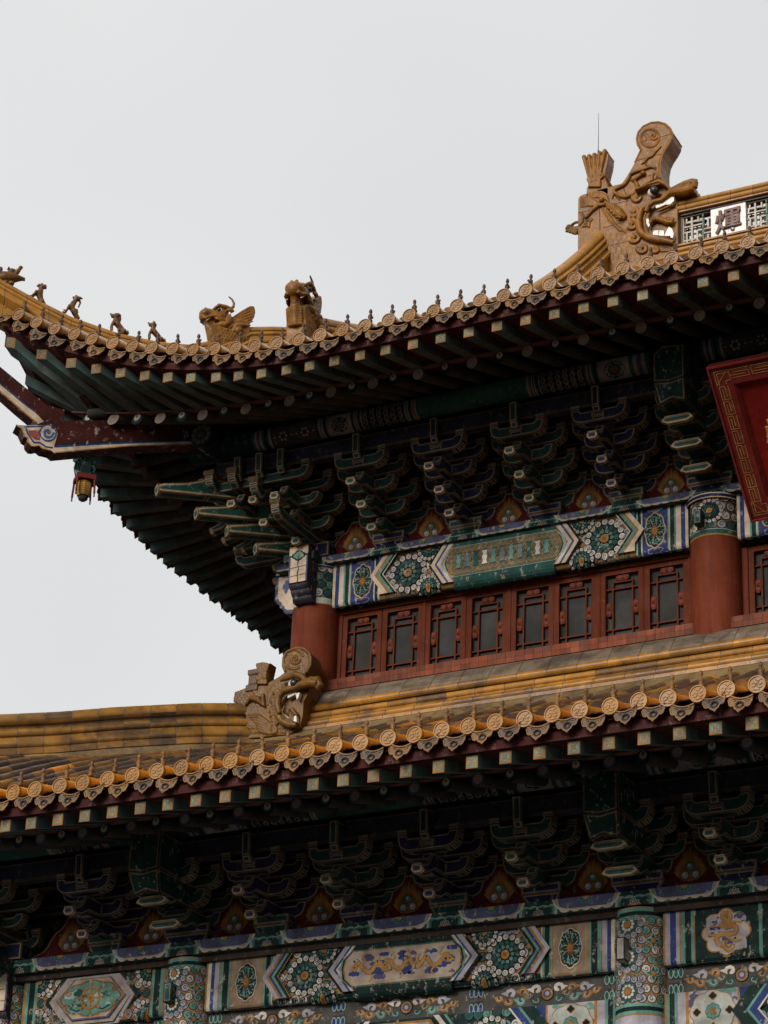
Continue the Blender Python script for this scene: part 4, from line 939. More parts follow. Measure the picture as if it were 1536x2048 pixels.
def second_beam(x0, x1, yf, z0, z1):
    mb = MB(); mb.box(x0, x1, yf, yf+.24, z0, z1, GRD); P = Paint(mb, lambda u, v, t: (u, yf-t, z0+v)); h = z1-z0
    def sm(seq):
        for a, b_, c in seq: P.rect(x0+a, x0+b_, 0, h, c, 2); P.rect(x1-b_, x1-a, 0, h, c, 2)
    sm([(0, .02, OCH), (.02, .05, TEAL), (.05, .10, (.006, .022, .02)), (.10, .13, TEAL), (.13, .21, LILAC), (.21, .24, OCH), (.24, .72, (.42, .37, .34)), (.72, .74, OCH), (.74, .84, BLU), (.84, .87, LILAC)])
    for s_ in (0, 1):
        if x1-x0 < 2.5 and s_: break
        u = x0+.48 if s_ == 0 else x1-.48; v = h*.55
        P.cl = [(u-.24, 0), (u+.24, 0), (u+.24, h), (u-.24, h)]
        clouds(P, u-.22, u+.22, 0, h, 34, 3, (LILAC, TEAL, WHT, PUR)); P.lobed(u, v, .235, .21, 8, .08, OCH, 5); P.lobed(u, v, .225, .2, 8, .08, (.40, .42, .38), 6)
        for q in range(4):
            a = q*math.pi/2; P.lobed(u+.16*math.cos(a), v+.145*math.sin(a), .045, .042, 4, .3, OCH, 7); P.lobed(u+.16*math.cos(a), v+.145*math.sin(a), .036, .034, 4, .3, BLK, 8)
        for q in range(8): a = q*math.pi/4; P.disc(u+.052*math.cos(a), v+.052*math.sin(a), .028, (.03, .04, .04), 7, 10); P.disc(u+.052*math.cos(a), v+.052*math.sin(a), .022, TEAL, 8, 10)
        P.disc(u, v, .032, OCH, 9); P.cl = None
        fx = (lambda a: x0+a) if s_ == 0 else (lambda a: x1-a); sg = 1 if s_ == 0 else -1
        if x1-x0 > 2.5:
            P.cl = [(min(fx(.9), fx(1.7)), 0), (max(fx(.9), fx(1.7)), 0), (max(fx(.9), fx(1.7)), h), (min(fx(.9), fx(1.7)), h)]
            P.rosette(fx(1.3), h*.45, .2, 12); 
            for q in range(7):
                for w_ in range(4): P.petal(fx(.95+.1*q), .04+w_*.13, .058, rnd.uniform(0, 6), jit(rnd.choice((WHT, GRN, TEAL)), .15), 5, sg)
            P.cl = None
            chevron(P, fx(1.05), fx(.87), 0, h, [(-.2*sg, -.06*sg, GRD), (-.06*sg, -.03*sg, TEAL), (-.03*sg, .05*sg, BLU), (.05*sg, .07*sg, WHT)], 26)
            chevron(P, fx(1.78), fx(1.60), 0, h, [(0, .03*sg, TEAL), (.03*sg, .08*sg, GRD), (.08*sg, .14*sg, WHT)], 27)
    if x1-x0 > 2.5:
        P.poly([(x0+1.80, h*.5), (x0+1.95, h*.92), (x1-1.95, h*.92), (x1-1.80, h*.5), (x1-1.95, .05), (x0+1.95, .05)], OCH, 28); P.poly([(x0+1.83, h*.5), (x0+1.97, h*.87), (x1-1.97, h*.87), (x1-1.83, h*.5), (x1-1.97, .08), (x0+1.97, .08)], (.40, .37, .33), 29)
        clouds(P, x0+2.0, x1-2.0, .12, h*.8, 40, 30, (LILAC, PUR, WHT, TEAL))
    return mb.build('second_painted_beam', M_PAINT, HALL)
for a, b_ in ((.24, 4.77), (5.24, 9.7), (-2.0, -.24)): second_beam(a, b_, YL-.10, -7.02, -6.565)
# ------------------------------------------------------------------ columns
def column(x, y, r, z0, z1, capz, capk, parent=HALL):
    mb = MB(); mb.lathe([(r*1.03, z0), (r, z1)], (x, y, 0), (.145, .030, .012), 40); o = mb.build('column', M_RED, parent)
    cb = MB(); rr_ = r+.004; cb.lathe([(rr_, capz), (rr_, z1)], (x, y, 0), (.02, .05, .045), 40)
    fm = lambda u, v, t: (x+(rr_+t)*math.sin(u/rr_), y-(rr_+t)*math.cos(u/rr_), v)
    P = Paint(cb, fm); half = math.pi*r*.62
    def band(v0, v1, c, L=1):
        m = 22
        for k in range(m): u = -half+2*half*k/m; P.poly([(u, v0), (u+2*half/m, v0), (u+2*half/m, v1), (u, v1)], c, L)
    if capk == 'plain':                    # pale ring, flowers above
        band(capz, capz+.012, OCH); band(capz+.012, capz+.085, (.50, .50, .43)); band(capz+.085, capz+.10, GRN)
        band(capz+.10, z1, (.14, .15, .13)); k = int(half*2/.11)
        for i in range(k):
            for j in range(4): P.petal(-half+.055+i*.11+(j % 2)*.03, capz+.15+j*.105, .058, rnd.uniform(0, 6), jit(rnd.choice((WHT, WHT, TEAL, GRN)), .15), 2)
        band(z1-.05, z1, CREAM, 6); band(z1-.04, z1-.015, BLU, 7)
    elif capk == 'rosette':
        band(capz, capz+.02, OCH); band(capz+.02, capz+.075, GRN); band(capz+.07, capz+.078, MINT, 2); band(capz+.08, z1, (.14, .09, .045))
        k = int(half*2/.11)
        for i in range(k):
            for j in range(4): P.petal(-half+.055+i*.11+(j % 2)*.05, capz+.13+j*.11, .056, rnd.uniform(0, 6), jit(rnd.choice((WHT, LILAC, WHT, GRN)), .15), 2)
        P.rosette(.03, (capz+z1)/2+.04, .15, 6, OCH, (GRD, WHT, GRN))
        band(z1-.06, z1, CREAM, 30); band(z1-.05, z1-.015, BLD, 31); band(z1-.065, z1-.06, OCH, 31)
    else:
        b0, b1 = -6.66, -5.86
        for t0 in (b1, -6.78):
            band(t0, t0+.012, OCH); band(t0+.012, t0+.045, TEAL); band(t0+.045, t0+.085, (.006, .02, .018)); band(t0+.085, t0+.115, TEAL); band(t0+.115, t0+.13, (.3, .2, .12))
        band(-6.65, b1, (.30, .17, .07)); ur = r*.55
        for c_ in (-.02, -.42*1.0, .38):
            pass
        cents = [(-ur*.35, -5.90), (-ur*.35, -6.22), (-ur*.35, -6.55), (ur*1.35, -6.06), (ur*1.35, -6.38), (-ur*1.9, -6.06), (-ur*1.9, -6.38)]
        for i in range(9):
            for j in range(9): P.petal(-half+.04+i*.092+(j % 2)*.04, -6.62+j*.094, .046, rnd.uniform(0, 6), jit(rnd.choice((WHT, LILAC, TEAL)), .15), 2)
        P.cl = [(-half, -6.65), (half, -6.65), (half, b1), (-half, b1)]
        for u, v in cents[:3]:
            for q in range(12): a = 2*math.pi*q/12; P.petal(u+.125*math.cos(a), v+.125*math.sin(a), .036, a, jit(LILAC, .15), 6)
            for q in range(10): a = 2*math.pi*q/10; P.disc(u+.078*math.cos(a), v+.078*math.sin(a), .024, jit(GRN, .2), 9, 8)
            for q in range(10): a = 2*math.pi*q/10; P.disc(u+.055*math.cos(a), v+.055*math.sin(a), .016, WHT, 10, 8)
            P.disc(u, v, .042, BLK, 11); P.disc(u, v, .036, OCH, 12)
        for u, v in cents[3:]:
            for q in range(4):
                a = q*math.pi/2; P.poly([(u, v), (u+.045*math.cos(a+.6), v+.045*math.sin(a+.6)), (u+.085*math.cos(a), v+.085*math.sin(a)), (u+.045*math.cos(a-.6), v+.045*math.sin(a-.6))], MINT, 8)
                P.poly([(u, v), (u+.036*math.cos(a+.5), v+.036*math.sin(a+.5)), (u+.072*math.cos(a), v+.072*math.sin(a)), (u+.036*math.cos(a-.5), v+.036*math.sin(a-.5))], GRN, 9)
            P.disc(u, v, .024, OCH, 10)
        P.cl = None
        band(-7.3, -6.78, LILAC)
    cb.build('painted_column_head', M_PAINT, o); return o
C0 = column(0, 0, .29, -2.2, -.345, -.855, 'plain'); C5 = column(5, 0, .285, -2.2, -.345, -.85, 'rosette'); column(10, 0, .285, -2.2, -.345, -.85, 'rosette'); column(0, 5, .29, -2.2, -.345, -.85, 'plain')
for x in (-2.25, 0, 5, 10): column(x+(.0 if x else .0)-.02, YL+.02, .26, -14.2, -5.785, -7.3, 'tall')
def peg(x, y, z, w, h, d, col, parent=HALL):
    mb = MB(); mb.sbox(x-w/2, x+w/2, y-d, y, z-h/2, z+h/2, (.02, .03, .03), {'rings': [(.012, lerp(col, WHT, .4)), (.008, col)]}); return mb.build('tenon_peg', M_PAINT, parent)
peg(4.93, -.25, -.66, .085, .17, .16, GRN); peg(4.90, YL-.22, -6.16, .085, .22, .14, (.34, .32, .3)); peg(-.08, YL-.22, -6.12, .09, .2, .12, GRN)
# carved beam ends that pass through the corner columns
def fist_end(x0, x1, yf, yb, z0, z1, side=False):
    mb = MB()
    if side: mb.M = Matrix(((0, 1, 0, 0), (1, 0, 0, 0), (0, 0, 1, 0), (0, 0, 0, 1)))
    h = z1-z0
    ol = [(yf, z1), (yf, z0+h*.30)] + [(yf+.02+.16*t - .018*abs(math.sin(t*math.pi*3)), z0+h*.30*(1-t)) for t in [i/12 for i in range(13)]] + [(yb, z0), (yb, z1)]
    mb.prism([(x1, a, b_) for a, b_ in ol], (x0-x1, 0, 0), (.05, .045, .06))
    if side:
        cy_, cz_ = (yf+yb)/2, (z0+z1)/2; Q = Paint(mb, lambda u, v, t: (x0-t, u, v)); Q.poly([(cy_+(a-cy_)*.93, cz_+(b_-cz_)*.95) for a, b_ in ol], PUR, 1); Q.poly([(cy_+(a-cy_)*.80, cz_+(b_-cz_)*.84) for a, b_ in ol], CREAM, 2)
        Q.rect(yf, yb, z1-.16, z1-.13, GRD, 3); Q.rect(yf, yb, z1-.13, z1-.11, CREAM, 3); Q.lobed(yf+.15, z1-.3, .05, .09, 4, .3, (.10, .14, .28), 3)
    P = Paint(mb, lambda u, v, t: (u, yf-t, v)); P.rect(x0, x1, z0+h*.3, z1, CREAM, 1); P.rect(x0, x0+.02, z0+h*.3, z1-.12, PUR, 2); P.rect(x1-.02, x1, z0+h*.3, z1-.12, PUR, 2)
    P.rect(x0, x1, z1-.13, z1-.11, GRD, 3); P.lobed((x0+x1)/2, z1-.12, (x1-x0)*.38, .07, 4, .2, GRD, 3); P.lobed((x0+x1)/2, z1-.12, (x1-x0)*.28, .05, 4, .2, TEAL, 4); P.disc((x0+x1)/2, z1-.12, .02, OCH, 5)
    P.rect(x0, x1, z1-.018, z1, OCH, 2); P.line([((x0+x1)/2+.008*math.sin(i*2), z0+h*.3+(h*.5)*i/8) for i in range(9)], .009, BLK, 6)
    for v in (.42, .58): P.line([(x0+.01, z0+h*v), (x1-.02, z0+h*v+.015)], .006, (.2, .12, .1), 6)
    mb.build('carved_beam_end', M_PAINT, HALL)
fist_end(-.125, .125, -.52, -.1, -.86, -.20); fist_end(-.125, .125, -.52, -.1, -.86, -.20, True)
fist_end(-2.38, -2.10, YL-.29, YL-.05, -6.35, -5.57); fist_end(YL-.13, YL+.13, -2.75, -2.3, -6.35, -5.57, True)
# ------------------------------------------------------------------ windows between the upper columns
def window(x0, x1, z0, z1, y):
    w = MB(); w.box(x0, x1, y+.06, y+.10, z0, z1, (.06, .058, .054))
    fr = MB(); s_ = .062; c = SHUT
    for a, b_, d, e in ((x0, x0+s_, z0, z1), (x1-s_, x1, z0, z1), (x0+s_, x1-s_, z0, z0+s_*.8), (x0+s_, x1-s_, z1-s_*1.0, z1)):
        fr.box(a, b_, y, y+.07, d, e, c)
    wi = inst(fr.mesh('window', M_RED), 'window', HALL)
    inst(w.mesh('window_pane', M_GLASS), 'window_pane', wi)
    la = MB(); b_ = .018; X0, X1, Z0, Z1 = x0+s_, x1-s_, z0+s_*.8, z1-s_; iw = X1-X0; ih = Z1-Z0; yy = y+.025
    def bar(a, b2, d, e, dy=0): la.box(a, b2, yy+dy, yy+.03+dy, d, e, c)
    ix0, ix1, iz0, iz1 = X0+iw*.2, X1-iw*.2, Z0+ih*.09, Z1-ih*.09
    bar(ix0-b_/2, ix0+b_/2, iz0, iz1); bar(ix1-b_/2, ix1+b_/2, iz0, iz1); bar(ix0+b_/2, ix1-b_/2, iz0, iz0+b_); bar(ix0+b_/2, ix1-b_/2, iz1-b_, iz1)
    for zz in (Z0+ih*.2, Z1-ih*.2): bar(X0, X1, zz-b_/2, zz+b_/2, .0025)
    mx_, mz_ = (X0+X1)/2, (Z0+Z1)/2
    for (cx, cz, hw, hh) in ((mx_, Z1-ih*.045, iw*.2, ih*.042), (mx_, Z0+ih*.045, iw*.2, ih*.042), (X0+iw*.09, mz_, iw*.085, ih*.1), (X1-iw*.09, mz_, iw*.085, ih*.1)):
        pts = [(cx+hw*a, cz+hh*b2) for a, b2 in ((-1, -.6), (-.6, -1), (.6, -1), (1, -.6), (1, .6), (.6, 1), (-.6, 1), (-1, .6))]
        la.prism([(a, yy-.006, b2) for a, b2 in pts], (0, .03, 0), c)
        P = Paint(la, lambda u, v, t: (u, yy-.006-t*3, v))
        for sg in (-1, 1):
            q = (cx+sg*hw*.5, cz) if hw > hh else (cx, cz+sg*hh*.5); P.spiral(q[0], q[1], min(hw, hh)*.7, 1.1, 0 if sg > 0 else math.pi, .008, (.26, .06, .038), 1, sg)
        P.disc(cx, cz-(hh*.5 if hw > hh else 0), .012, BLK, 1, 8)
    inst(la.mesh('window_lattice', M_RED), 'window_lattice', wi)
ZW0, ZW1 = -1.86, -.925
lefts = [(690, 752), (770, 835), (857, 921), (940, 1005), (1029, 1097), (1115, 1183), (1208, 1277), (1297, 1367)]
gl = [(XP(a, 0, -1.4), XP(b_, 0, -1.4)) for a, b_ in lefts]
for i, (a, b_) in enumerate(gl): window(a-.053, b_+.053, ZW0, ZW1, .02)
for i in range(8): window(5.36+i*.53, 5.36+i*.53+.51, ZW0, ZW1, .02)
wf = MB(); wf.box(.2, 4.8, .13, .18, -1.95, -.86, SHUT); wf.box(5.2, 9.8, .13, .18, -1.95, -.86, SHUT); wf.box(.25, 4.75, -.01, .055, -.93, -.86, SHUT)
for a, b_ in ((.27, gl[0][0]-.054), (gl[-1][1]+.054, 4.74), (5.26, 5.355)): wf.box(a, b_, .005, .054, ZW0, -.93, SHUT)
for i in range(7): wf.box(gl[i][1]+.0545, gl[i+1][0]-.0545, .030 if i % 2 == 0 else .010, .13, ZW0, -.93, SHUT)
wf.build('window_wall', M_RED, HALL)
# brick band under the windows
bb = MB(); x = .2; rr = random.Random(4)
bb.box(.1, 16, -.17, .3, -1.955, -1.82, (.10, .04, .028))
while x < 10:
    w = .112
    for q in (0, 1):
        bb.box(x+.0015, x+w-.0015, -.19, -.17, -1.952+q*.066, -1.952+q*.066+.064, jit(lerp((.24, .062, .03), (.14, .05, .03), rr.random()), .2, rr))
    x += w
bb.build('brick_band', M_RED, HALL)
mw = MB(); mw.box(.0, 16, -.0, .2, -3.2, -1.95, (.1, .04, .03)); mw.box(-.1, .15, -.0, 12, -3.2, ZP, SHUT); mw.box(-2.2, 16, YL+.1, YL+.3, -12, -5.7, SHUT); mw.box(-2.25, -2.05, YL+.1, 8, -14.4, -5.7, SHUT)
mw.box(16, 16.2, -4, 16, -14.4, 7, SHUT); mw.box(-2.25, 16, 15.6, 15.8, -14.4, 1, SHUT); mw.build('wall', M_RED, HALL)
pl_ = MB(); pl_.box(-6, 20, -6, 18, -15.2, -14.2, (.3, .29, .27)); pl_.box(-5.8, 19.8, -6.4, -6, -15.2, -14.6, (.3, .29, .27)); pl_.build('stone_platform', M_CERAM, HALL)
dr = MB()
for i in range(8): dr.box(.4+i*.55, .9+i*.55, YL+.05, YL+.1, -14.1, -8, (.2, .04, .025)); dr.box(.45+i*.55, .85+i*.55, YL+.03, YL+.05, -12.9, -8.3, (.1, .02, .015))
dr.build('door_leaves', M_RED, HALL)
# ------------------------------------------------------------------ ridges of glazed tile
def ridge(name, path, prof, parent, seg=.32, top=None, cols=None, m=M_GLAZE, gap=.006, seed=1):
    """prof: half outline (out, up) from bottom to top; swept along path in tile lengths with open joints"""
    mb = MB(); rr = random.Random(seed); P = [np.array(p, float) for p in path]; L_ = [0]
    for a, b_ in zip(P, P[1:]): L_.append(L_[-1]+np.linalg.norm(b_-a))
    def at(s):
        for i in range(len(P)-1):
            if s <= L_[i+1] or i == len(P)-2: t = (s-L_[i])/(L_[i+1]-L_[i]); return P[i]+(P[i+1]-P[i])*t
    full = [(a, b_) for a, b_ in prof]+[(-a, b_) for a, b_ in prof[::-1] if a > 1e-6]
    n = len(full); k = max(1, round(L_[-1]/seg)); sl = L_[-1]/k
    nrow = len(prof)
    rowc = {}
    for i in range(k):
        ss = [i*sl+gap, (i+.5)*sl, (i+1)*sl-gap]
        base = [jit(lerp(TILEY, TILEB, rr.random()**1.3), .12, rr) for _ in range(4)] if cols is None else [jit(lerp(cols[0], cols[1], rr.random()), .12, rr) for _ in range(4)]
        rg = []
        for s in ss:
            p = at(s); d = at(min(L_[-1], s+.02))-at(max(0, s-.02)); d = d/np.linalg.norm(d)
            h = np.array((d[1], -d[0], 0)); h /= np.linalg.norm(h)
            rg.append([p+h*a+np.array((0, 0, b_)) for a, b_ in full])
        vs = [q for r_ in rg for q in r_]; fs = []; cs = []
        for a in range(2):
            for j in range(n):
                j2 = (j+1) % n; fs.append((a*n+j, a*n+j2, (a+1)*n+j2, (a+1)*n+j)); jj = min(j, n-1-j) if j >= nrow else j
                cs.append(base[min(3, int(4*min(jj, nrow-1)/nrow))])
        mb.add(vs, fs, cs); mb.add(rg[0], [tuple(range(n))], TILEB); mb.add(rg[-1], [tuple(range(n-1, -1, -1))], TILEB)
    # mortar core seen in the joints
    core = [(a*.965, b_*.985+.002) for a, b_ in full]; vs = []
    N_ = k*2+1
    for i in range(N_):
        s = L_[-1]*i/(N_-1); p = at(s); d = at(min(L_[-1], s+.02))-at(max(0, s-.02)); d = d/np.linalg.norm(d); h = np.array((d[1], -d[0], 0)); h /= np.linalg.norm(h)
        vs += [p+h*a+np.array((0, 0, b_)) for a, b_ in core]
    mb.add(vs, [(a*n+j, a*n+(j+1) % n, (a+1)*n+(j+1) % n, (a+1)*n+j) for a in range(N_-1) for j in range(n)], (.20, .15, .10))
    return mb.build(name, m, parent)
def arc(cx, cy, r, a0, a1, n=5): return [(cx+r*math.cos(R(a0+(a1-a0)*i/n)), cy+r*math.sin(R(a0+(a1-a0)*i/n))) for i in range(n+1)]
# hip ridge of the upper roof: small, with a round cap
prof_hip = [(.09, -.28), (.10, -.06), (.15, 0), (.115, .015)] + arc(.09, .06, .035, -60, 60) + [(.085, .105), (.075, .15)] + arc(.055, .185, .035, -50, 60) + [(.05, .225)] + arc(0, .25, .065, -10, 90)
tops = [(-.12, -.12, 2.98), (-.5, -.5, 2.90), (-.74, -.74, 2.82), (-.97, -.97, 2.58), (-1.3, -1.3, 2.40), (-1.575, -1.575, 2.367), (-1.906, -1.906, 2.378), (-2.314, -2.314, 2.476), (-2.62, -2.62, 2.62), (-2.93, -2.93, 2.79), (-3.1, -3.1, 2.90)]
ridge('hip_ridge', [(x, y, z-.315) for x, y, z in tops], prof_hip, UROOF, .30, cols=(TILE, TILEY), m=M_GLAZEB)
# gable ridge running down the slope
XG = .10; XTRA = .26; pj_ = []
for i in range(15): y = -.75+8.2*i/14; pj_.append((XG+.42*i/14, y, UP.z(1, y)+.10+XTRA*(i/14)**3+.16*max(0, 1-i/3)))
prof_gab = [(.17, -.3), (.17, .05), (.20, .06), (.20, .12), (.14, .16), (.13, .19)] + arc(.11, .24, .045, -60, 60) + [(.10, .30)] + arc(.09, .35, .045, -60, 60) + [(.085, .41)] + arc(0, .44, .10, -5, 90)
ridge('gable_ridge', pj_, prof_gab, UROOF, .30, cols=(TILE, TILEY), m=M_GLAZEB, seed=3)
# wall ridge of the lower roof, in front of the brick band, and its hip
prof_low = [(.19, .0), (.20, .005), (.20, .045), (.15, .06)] + arc(.125, .115, .042, -55, 50) + [(.135, .17), (.115, .20)] + arc(.10, .235, .04, -40, 60) + [(.085, .285), (.06, .30), (.06, .325), (.10, .335)] + arc(.075, .375, .045, -40, 50) + [(.085, .43), (.055, .455), (.0, .46)]
hp = [(-.30, -.30, -2.10), (-.62, -.62, -2.15), (-1.0, -1.0, -2.235), (-1.645, -1.645, -2.43), (-2.1, -2.1, -2.59), (-2.56, -2.56, -2.725), (-3.2, -3.2, -2.86), (-3.9, -3.9, -2.95), (-4.6, -4.6, -2.92), (-5, -5, -2.85)]
prof_low = [(a, b_*1.19) for a, b_ in prof_low]
ridge('hip_ridge', [(x, y, z-.547) for x, y, z in hp], prof_low, LROOF, .31, m=M_GLAZE, seed=8)
wp = [(.60, 0), (.60, .04), (.55, .05), (.53, .06)] + arc(.495, .10, .05, -50, 60) + [(.49, .155), (.475, .185)] + arc(.45, .215, .045, -40, 60) + [(.43, .262), (.39, .268), (.39, .288)] + arc(.41, .33, .055, -50, 60) + [(.42, .385), (.41, .41), (.37, .47), (.32, .53), (.27, .58), (.23, .605), (.19, .62)]
def half_ridge(name, prof, x0, x1, z0, parent, seg, seed):
    mb = MB(); rr = random.Random(seed); x = x0
    while x < x1:
        b4 = [jit(lerp(TILE, TILEB, .75*rr.random()**1.6), .12, rr) for _ in range(4)]
        for j in range(len(prof)-1):
            (a, b_), (c, d) = prof[j], prof[j+1]; off = (.13 if j > len(prof)*.55 else 0)
            if j >= len(prof)-8: col = jit(lerp((.20, .16, .12), TILEB, rr.random()*.5), .1, rr)
            else: col = b4[int(4*j/len(prof))]
            g_ = .004; mb.add([(x+off+g_, -a, z0+b_), (x+off+seg-g_, -a, z0+b_), (x+off+seg-g_, -c, z0+d), (x+off+g_, -c, z0+d)], [(0, 1, 2, 3)], col, 0, False)
        x += seg
    for j in range(len(prof)-1):
        (a, b_), (c, d) = prof[j], prof[j+1]; mb.add([(x0, -a+.006, z0+b_-.003), (x1+.3, -a+.006, z0+b_-.003), (x1+.3, -c+.006, z0+d-.003), (x0, -c+.006, z0+d-.003)], [(0, 1, 2, 3)], (.22, .16, .10))
    return mb.build(name, M_GLAZE, parent)
half_ridge('wall_ridge', wp, -.2, 10, -2.585, LROOF, .36, 5)
# mortar slope between ridge foot and tile tubes
_b = MB(); _b.add([(-.6, -.60, -2.59), (16, -.60, -2.59), (16, -.85, -2.84), (-.85, -.85, -2.84)], [(0, 1, 2, 3)], (.22, .15, .07))
_b.add([(x+.13, y-.13, z-.535) for x, y, z in hp]+[(x+.15, y-.17, LO.z(x+.15, y-.17)+.05) for x, y, z in hp[::-1]], [(i, i+1, len(hp)*2-2-i, len(hp)*2-1-i) for i in range(len(hp)-1)], (.25, .165, .07)); _b.build('ridge_mortar', M_GLAZE, LROOF)
# ------------------------------------------------------------------ main ridge with openwork
YR = 7.5
mr = MB(); z0 = 7.45; rr = random.Random(2)
def hstrip(prof, x0, x1, seg, col, off=0):
    x = x0+off
    while x < x1:
        c = jit(lerp(col, TILEB, rr.random()*.4), .12, rr)
        for (a, b_), (e, d) in zip(prof, prof[1:]): mr.add([(x+.004, YR-a, b_), (x+seg-.004, YR-a, b_), (x+seg-.004, YR-e, d), (x+.004, YR-e, d)], [(0, 1, 2, 3)], c)
        x += seg
    for (a, b_), (e, d) in zip(prof, prof[1:]): mr.add([(x0, YR-a+.008, b_), (x, YR-a+.008, b_), (x, YR-e+.008, d), (x0, YR-e+.008, d)], [(0, 1, 2, 3)], (.09, .06, .04))
hstrip([(.10, 7.5), (.10, 7.72), (.05, 7.74), (.05, 7.80)] + arc(.03, 7.85, .05, -60, 60) + [(.02, 7.90)] + arc(.02, 7.95, .045, -60, 60) + [(.0, 8.0), (.06, 8.005), (.06, 8.035), (-.1, 8.04)], 1.2, 16, .42, TILE)
mr.box(1.85, 16, YR+.0, YR+.2, 8.575, 8.61, (.05, .035, .03))
hstrip([(-.1, 8.61), (.05, 8.612), (.05, 8.64)] + arc(.03, 8.68, .05, -50, 60) + [(.02, 8.73)] + arc(.02, 8.775, .045, -60, 70) + [(.0, 8.83), (-.1, 8.88), (-.3, 8.9)], 1.5, 16, .36, TILE, .1)
mr.build('main_ridge', M_GLAZEB, UROOF)
def T8(cx, cy): p = un((1300+cx/6.508, 340+cy/6.508), Y=YR); return (p[0], p[2])
fret = [((460,615),(460,675)),((460,668),(545,652)),((530,590),(530,945)),((530,652),(610,637)),((610,580),(610,650)),((415,722),(670,682)),((740,600),(740,720)),((740,605),(795,592)),((600,762),(795,722)),((600,762),(600,915)),((415,802),(530,780)),((465,790),(465,940)),((680,722),(680,800)),((680,800),(800,775)),((740,830),(740,905)),((600,845),(680,828)),((415,905),(600,870)),((700,690),(740,680)),((415,560),(415,960)),((640,640),(665,600))]
for k in range(3):
    lt = MB(); ox = k*1.02
    for (a, b_) in fret:
        (xa, za), (xb, zb) = T8(*a), T8(*b_); xa += ox; xb += ox
        if abs(xb-xa) < abs(zb-za): lt.box(min(xa, xb)-.011, max(xa, xb)+.011, YR+.05, YR+.09, min(za, zb), max(za, zb), jit((.40, .35, .27), .2))
        else: m_ = (za+zb)/2; lt.box(min(xa, xb), max(xa, xb), YR+.052, YR+.088, m_-.011, m_+.011, jit((.40, .35, .27), .2))
    xc = T8(675, 700)[0]+ox
    lt.box(xc-.012, xc+.012, YR+.045, YR+.095, 8.04, 8.575, (.04, .10, .06))
    for zz in (8.1, 8.3, 8.5): lt.ball((xc, YR+.06, zz), .024, (.03, .08, .05), 8)
    for xx in (T8(400, 700)[0]+ox-.0, T8(400, 700)[0]+ox+.49): lt.box(xx-.015, xx+.015, YR+.03, YR+.12, 8.04, 8.575, (.16, .11, .07))
    for q in range(7): x_ = T8(400, 700)[0]+ox+.035+.07*q; lt.box(x_-.012, x_+.012, YR+.24, YR+.26, 8.04, 8.575, (.07, .05, .035))  # second grid added behind, coloured dark to stand in for inner darkness
    for q in range(6): lt.box(T8(400, 700)[0]+ox, T8(400, 700)[0]+ox+.49, YR+.241, YR+.259, 8.09+.09*q-.012, 8.09+.09*q+.012, (.07, .05, .035))
    lt.box(T8(400, 700)[0]+ox, T8(400, 700)[0]+ox+.49, YR+.04, YR+.26, 8.04, 8.06, (.3, .2, .1)); lt.box(T8(400, 700)[0]+ox, T8(400, 700)[0]+ox+.49, YR+.04, YR+.1, 8.55, 8.575, (.12, .08, .05))
    lt.build('openwork_lattice', M_GLAZEB, UROOF)
xa, xb = XP(1421, YR, 8.35), XP(1491, YR, 8.35)
wt = MB()
for i in (0, 1):
    for j in (0, 1): wt.box(xa+(xb-xa)*i/2+.002, xa+(xb-xa)*(i+1)/2-.002, YR+.015, YR+.10, 8.045+.265*j+.002, 8.045+.265*(j+1)-.002, (.62, .58, .54))
wt.box(xa, xb, YR+.02, YR+.10, 8.045, 8.575, (.25, .2, .15)); wtile = wt.build('white_character_tile', M_CERAM, UROOF)
cu_ = bpy.data.curves.new('character', 'FONT'); cu_.body = '\u7147'; cu_.size = .43; cu_.extrude = .012; cu_.offset = .006; cu_.bevel_depth = .004; cu_.align_x = 'CENTER'
to = bpy.data.objects.new('tmp', cu_); COL.objects.link(to); bpy.context.view_layer.update()
me = bpy.data.meshes.new_from_object(to.evaluated_get(bpy.context.evaluated_depsgraph_get())); bpy.data.objects.remove(to)
vx = np.array([v.co[:] for v in me.vertices]); mn, mxx = vx.min(0), vx.max(0)
for v in me.vertices: v.co = Vector(((v.co.x-(mn[0]+mxx[0])/2), (v.co.y-(mn[1]+mxx[1])/2)*.98+ v.co.x*.06, v.co.z))
M_CHAR = mat('brown_character_paint', .5, .4, dirt=.3, flat=(.10, .035, .020)); me.materials.clear(); me.materials.append(M_CHAR)
ch = bpy.data.objects.new('raised_character', me); COL.objects.link(ch); ch.parent = wtile; ch.location = ((xa+xb)/2, YR+.0, 8.31); ch.rotation_euler = (R(90), 0, 0)
# ------------------------------------------------------------------ statues: overlapping solids fused into one skin
def fuse(mb, voxel, name, m, parent, col, smooth=1, Mx=None):
    o = mb.build('tmp', M_STAT); md = o.modifiers.new('r', 'REMESH'); md.mode = 'VOXEL'; md.voxel_size = voxel; md.use_smooth_shade = True
    if smooth: s2 = o.modifiers.new('s', 'SMOOTH'); s2.iterations = smooth; s2.factor = .5
    bpy.context.view_layer.update(); me = bpy.data.meshes.new_from_object(o.evaluated_get(bpy.context.evaluated_depsgraph_get())); bpy.data.objects.remove(o)
    for a in list(me.color_attributes): me.color_attributes.remove(a)
    a = me.color_attributes.new('Col', 'FLOAT_COLOR', 'CORNER'); a.data.foreach_set('color', list((*col, 1.0))*len(me.loops))
    me.polygons.foreach_set('use_smooth', [True]*len(me.polygons)); me.materials.clear(); me.materials.append(m); me.name = name
    r_ = bpy.data.objects.new(name, me); COL.objects.link(r_); r_.parent = parent
    if Mx is not None: r_.matrix_local = Mx
    return r_
def groundpt(o): return o
def trace(scale, ox, oy, Y): return lambda cx, cy, t=0.0: tuple(un((ox+cx/scale, oy+cy/scale), Y=Y) - np.array((0, t, 0)))
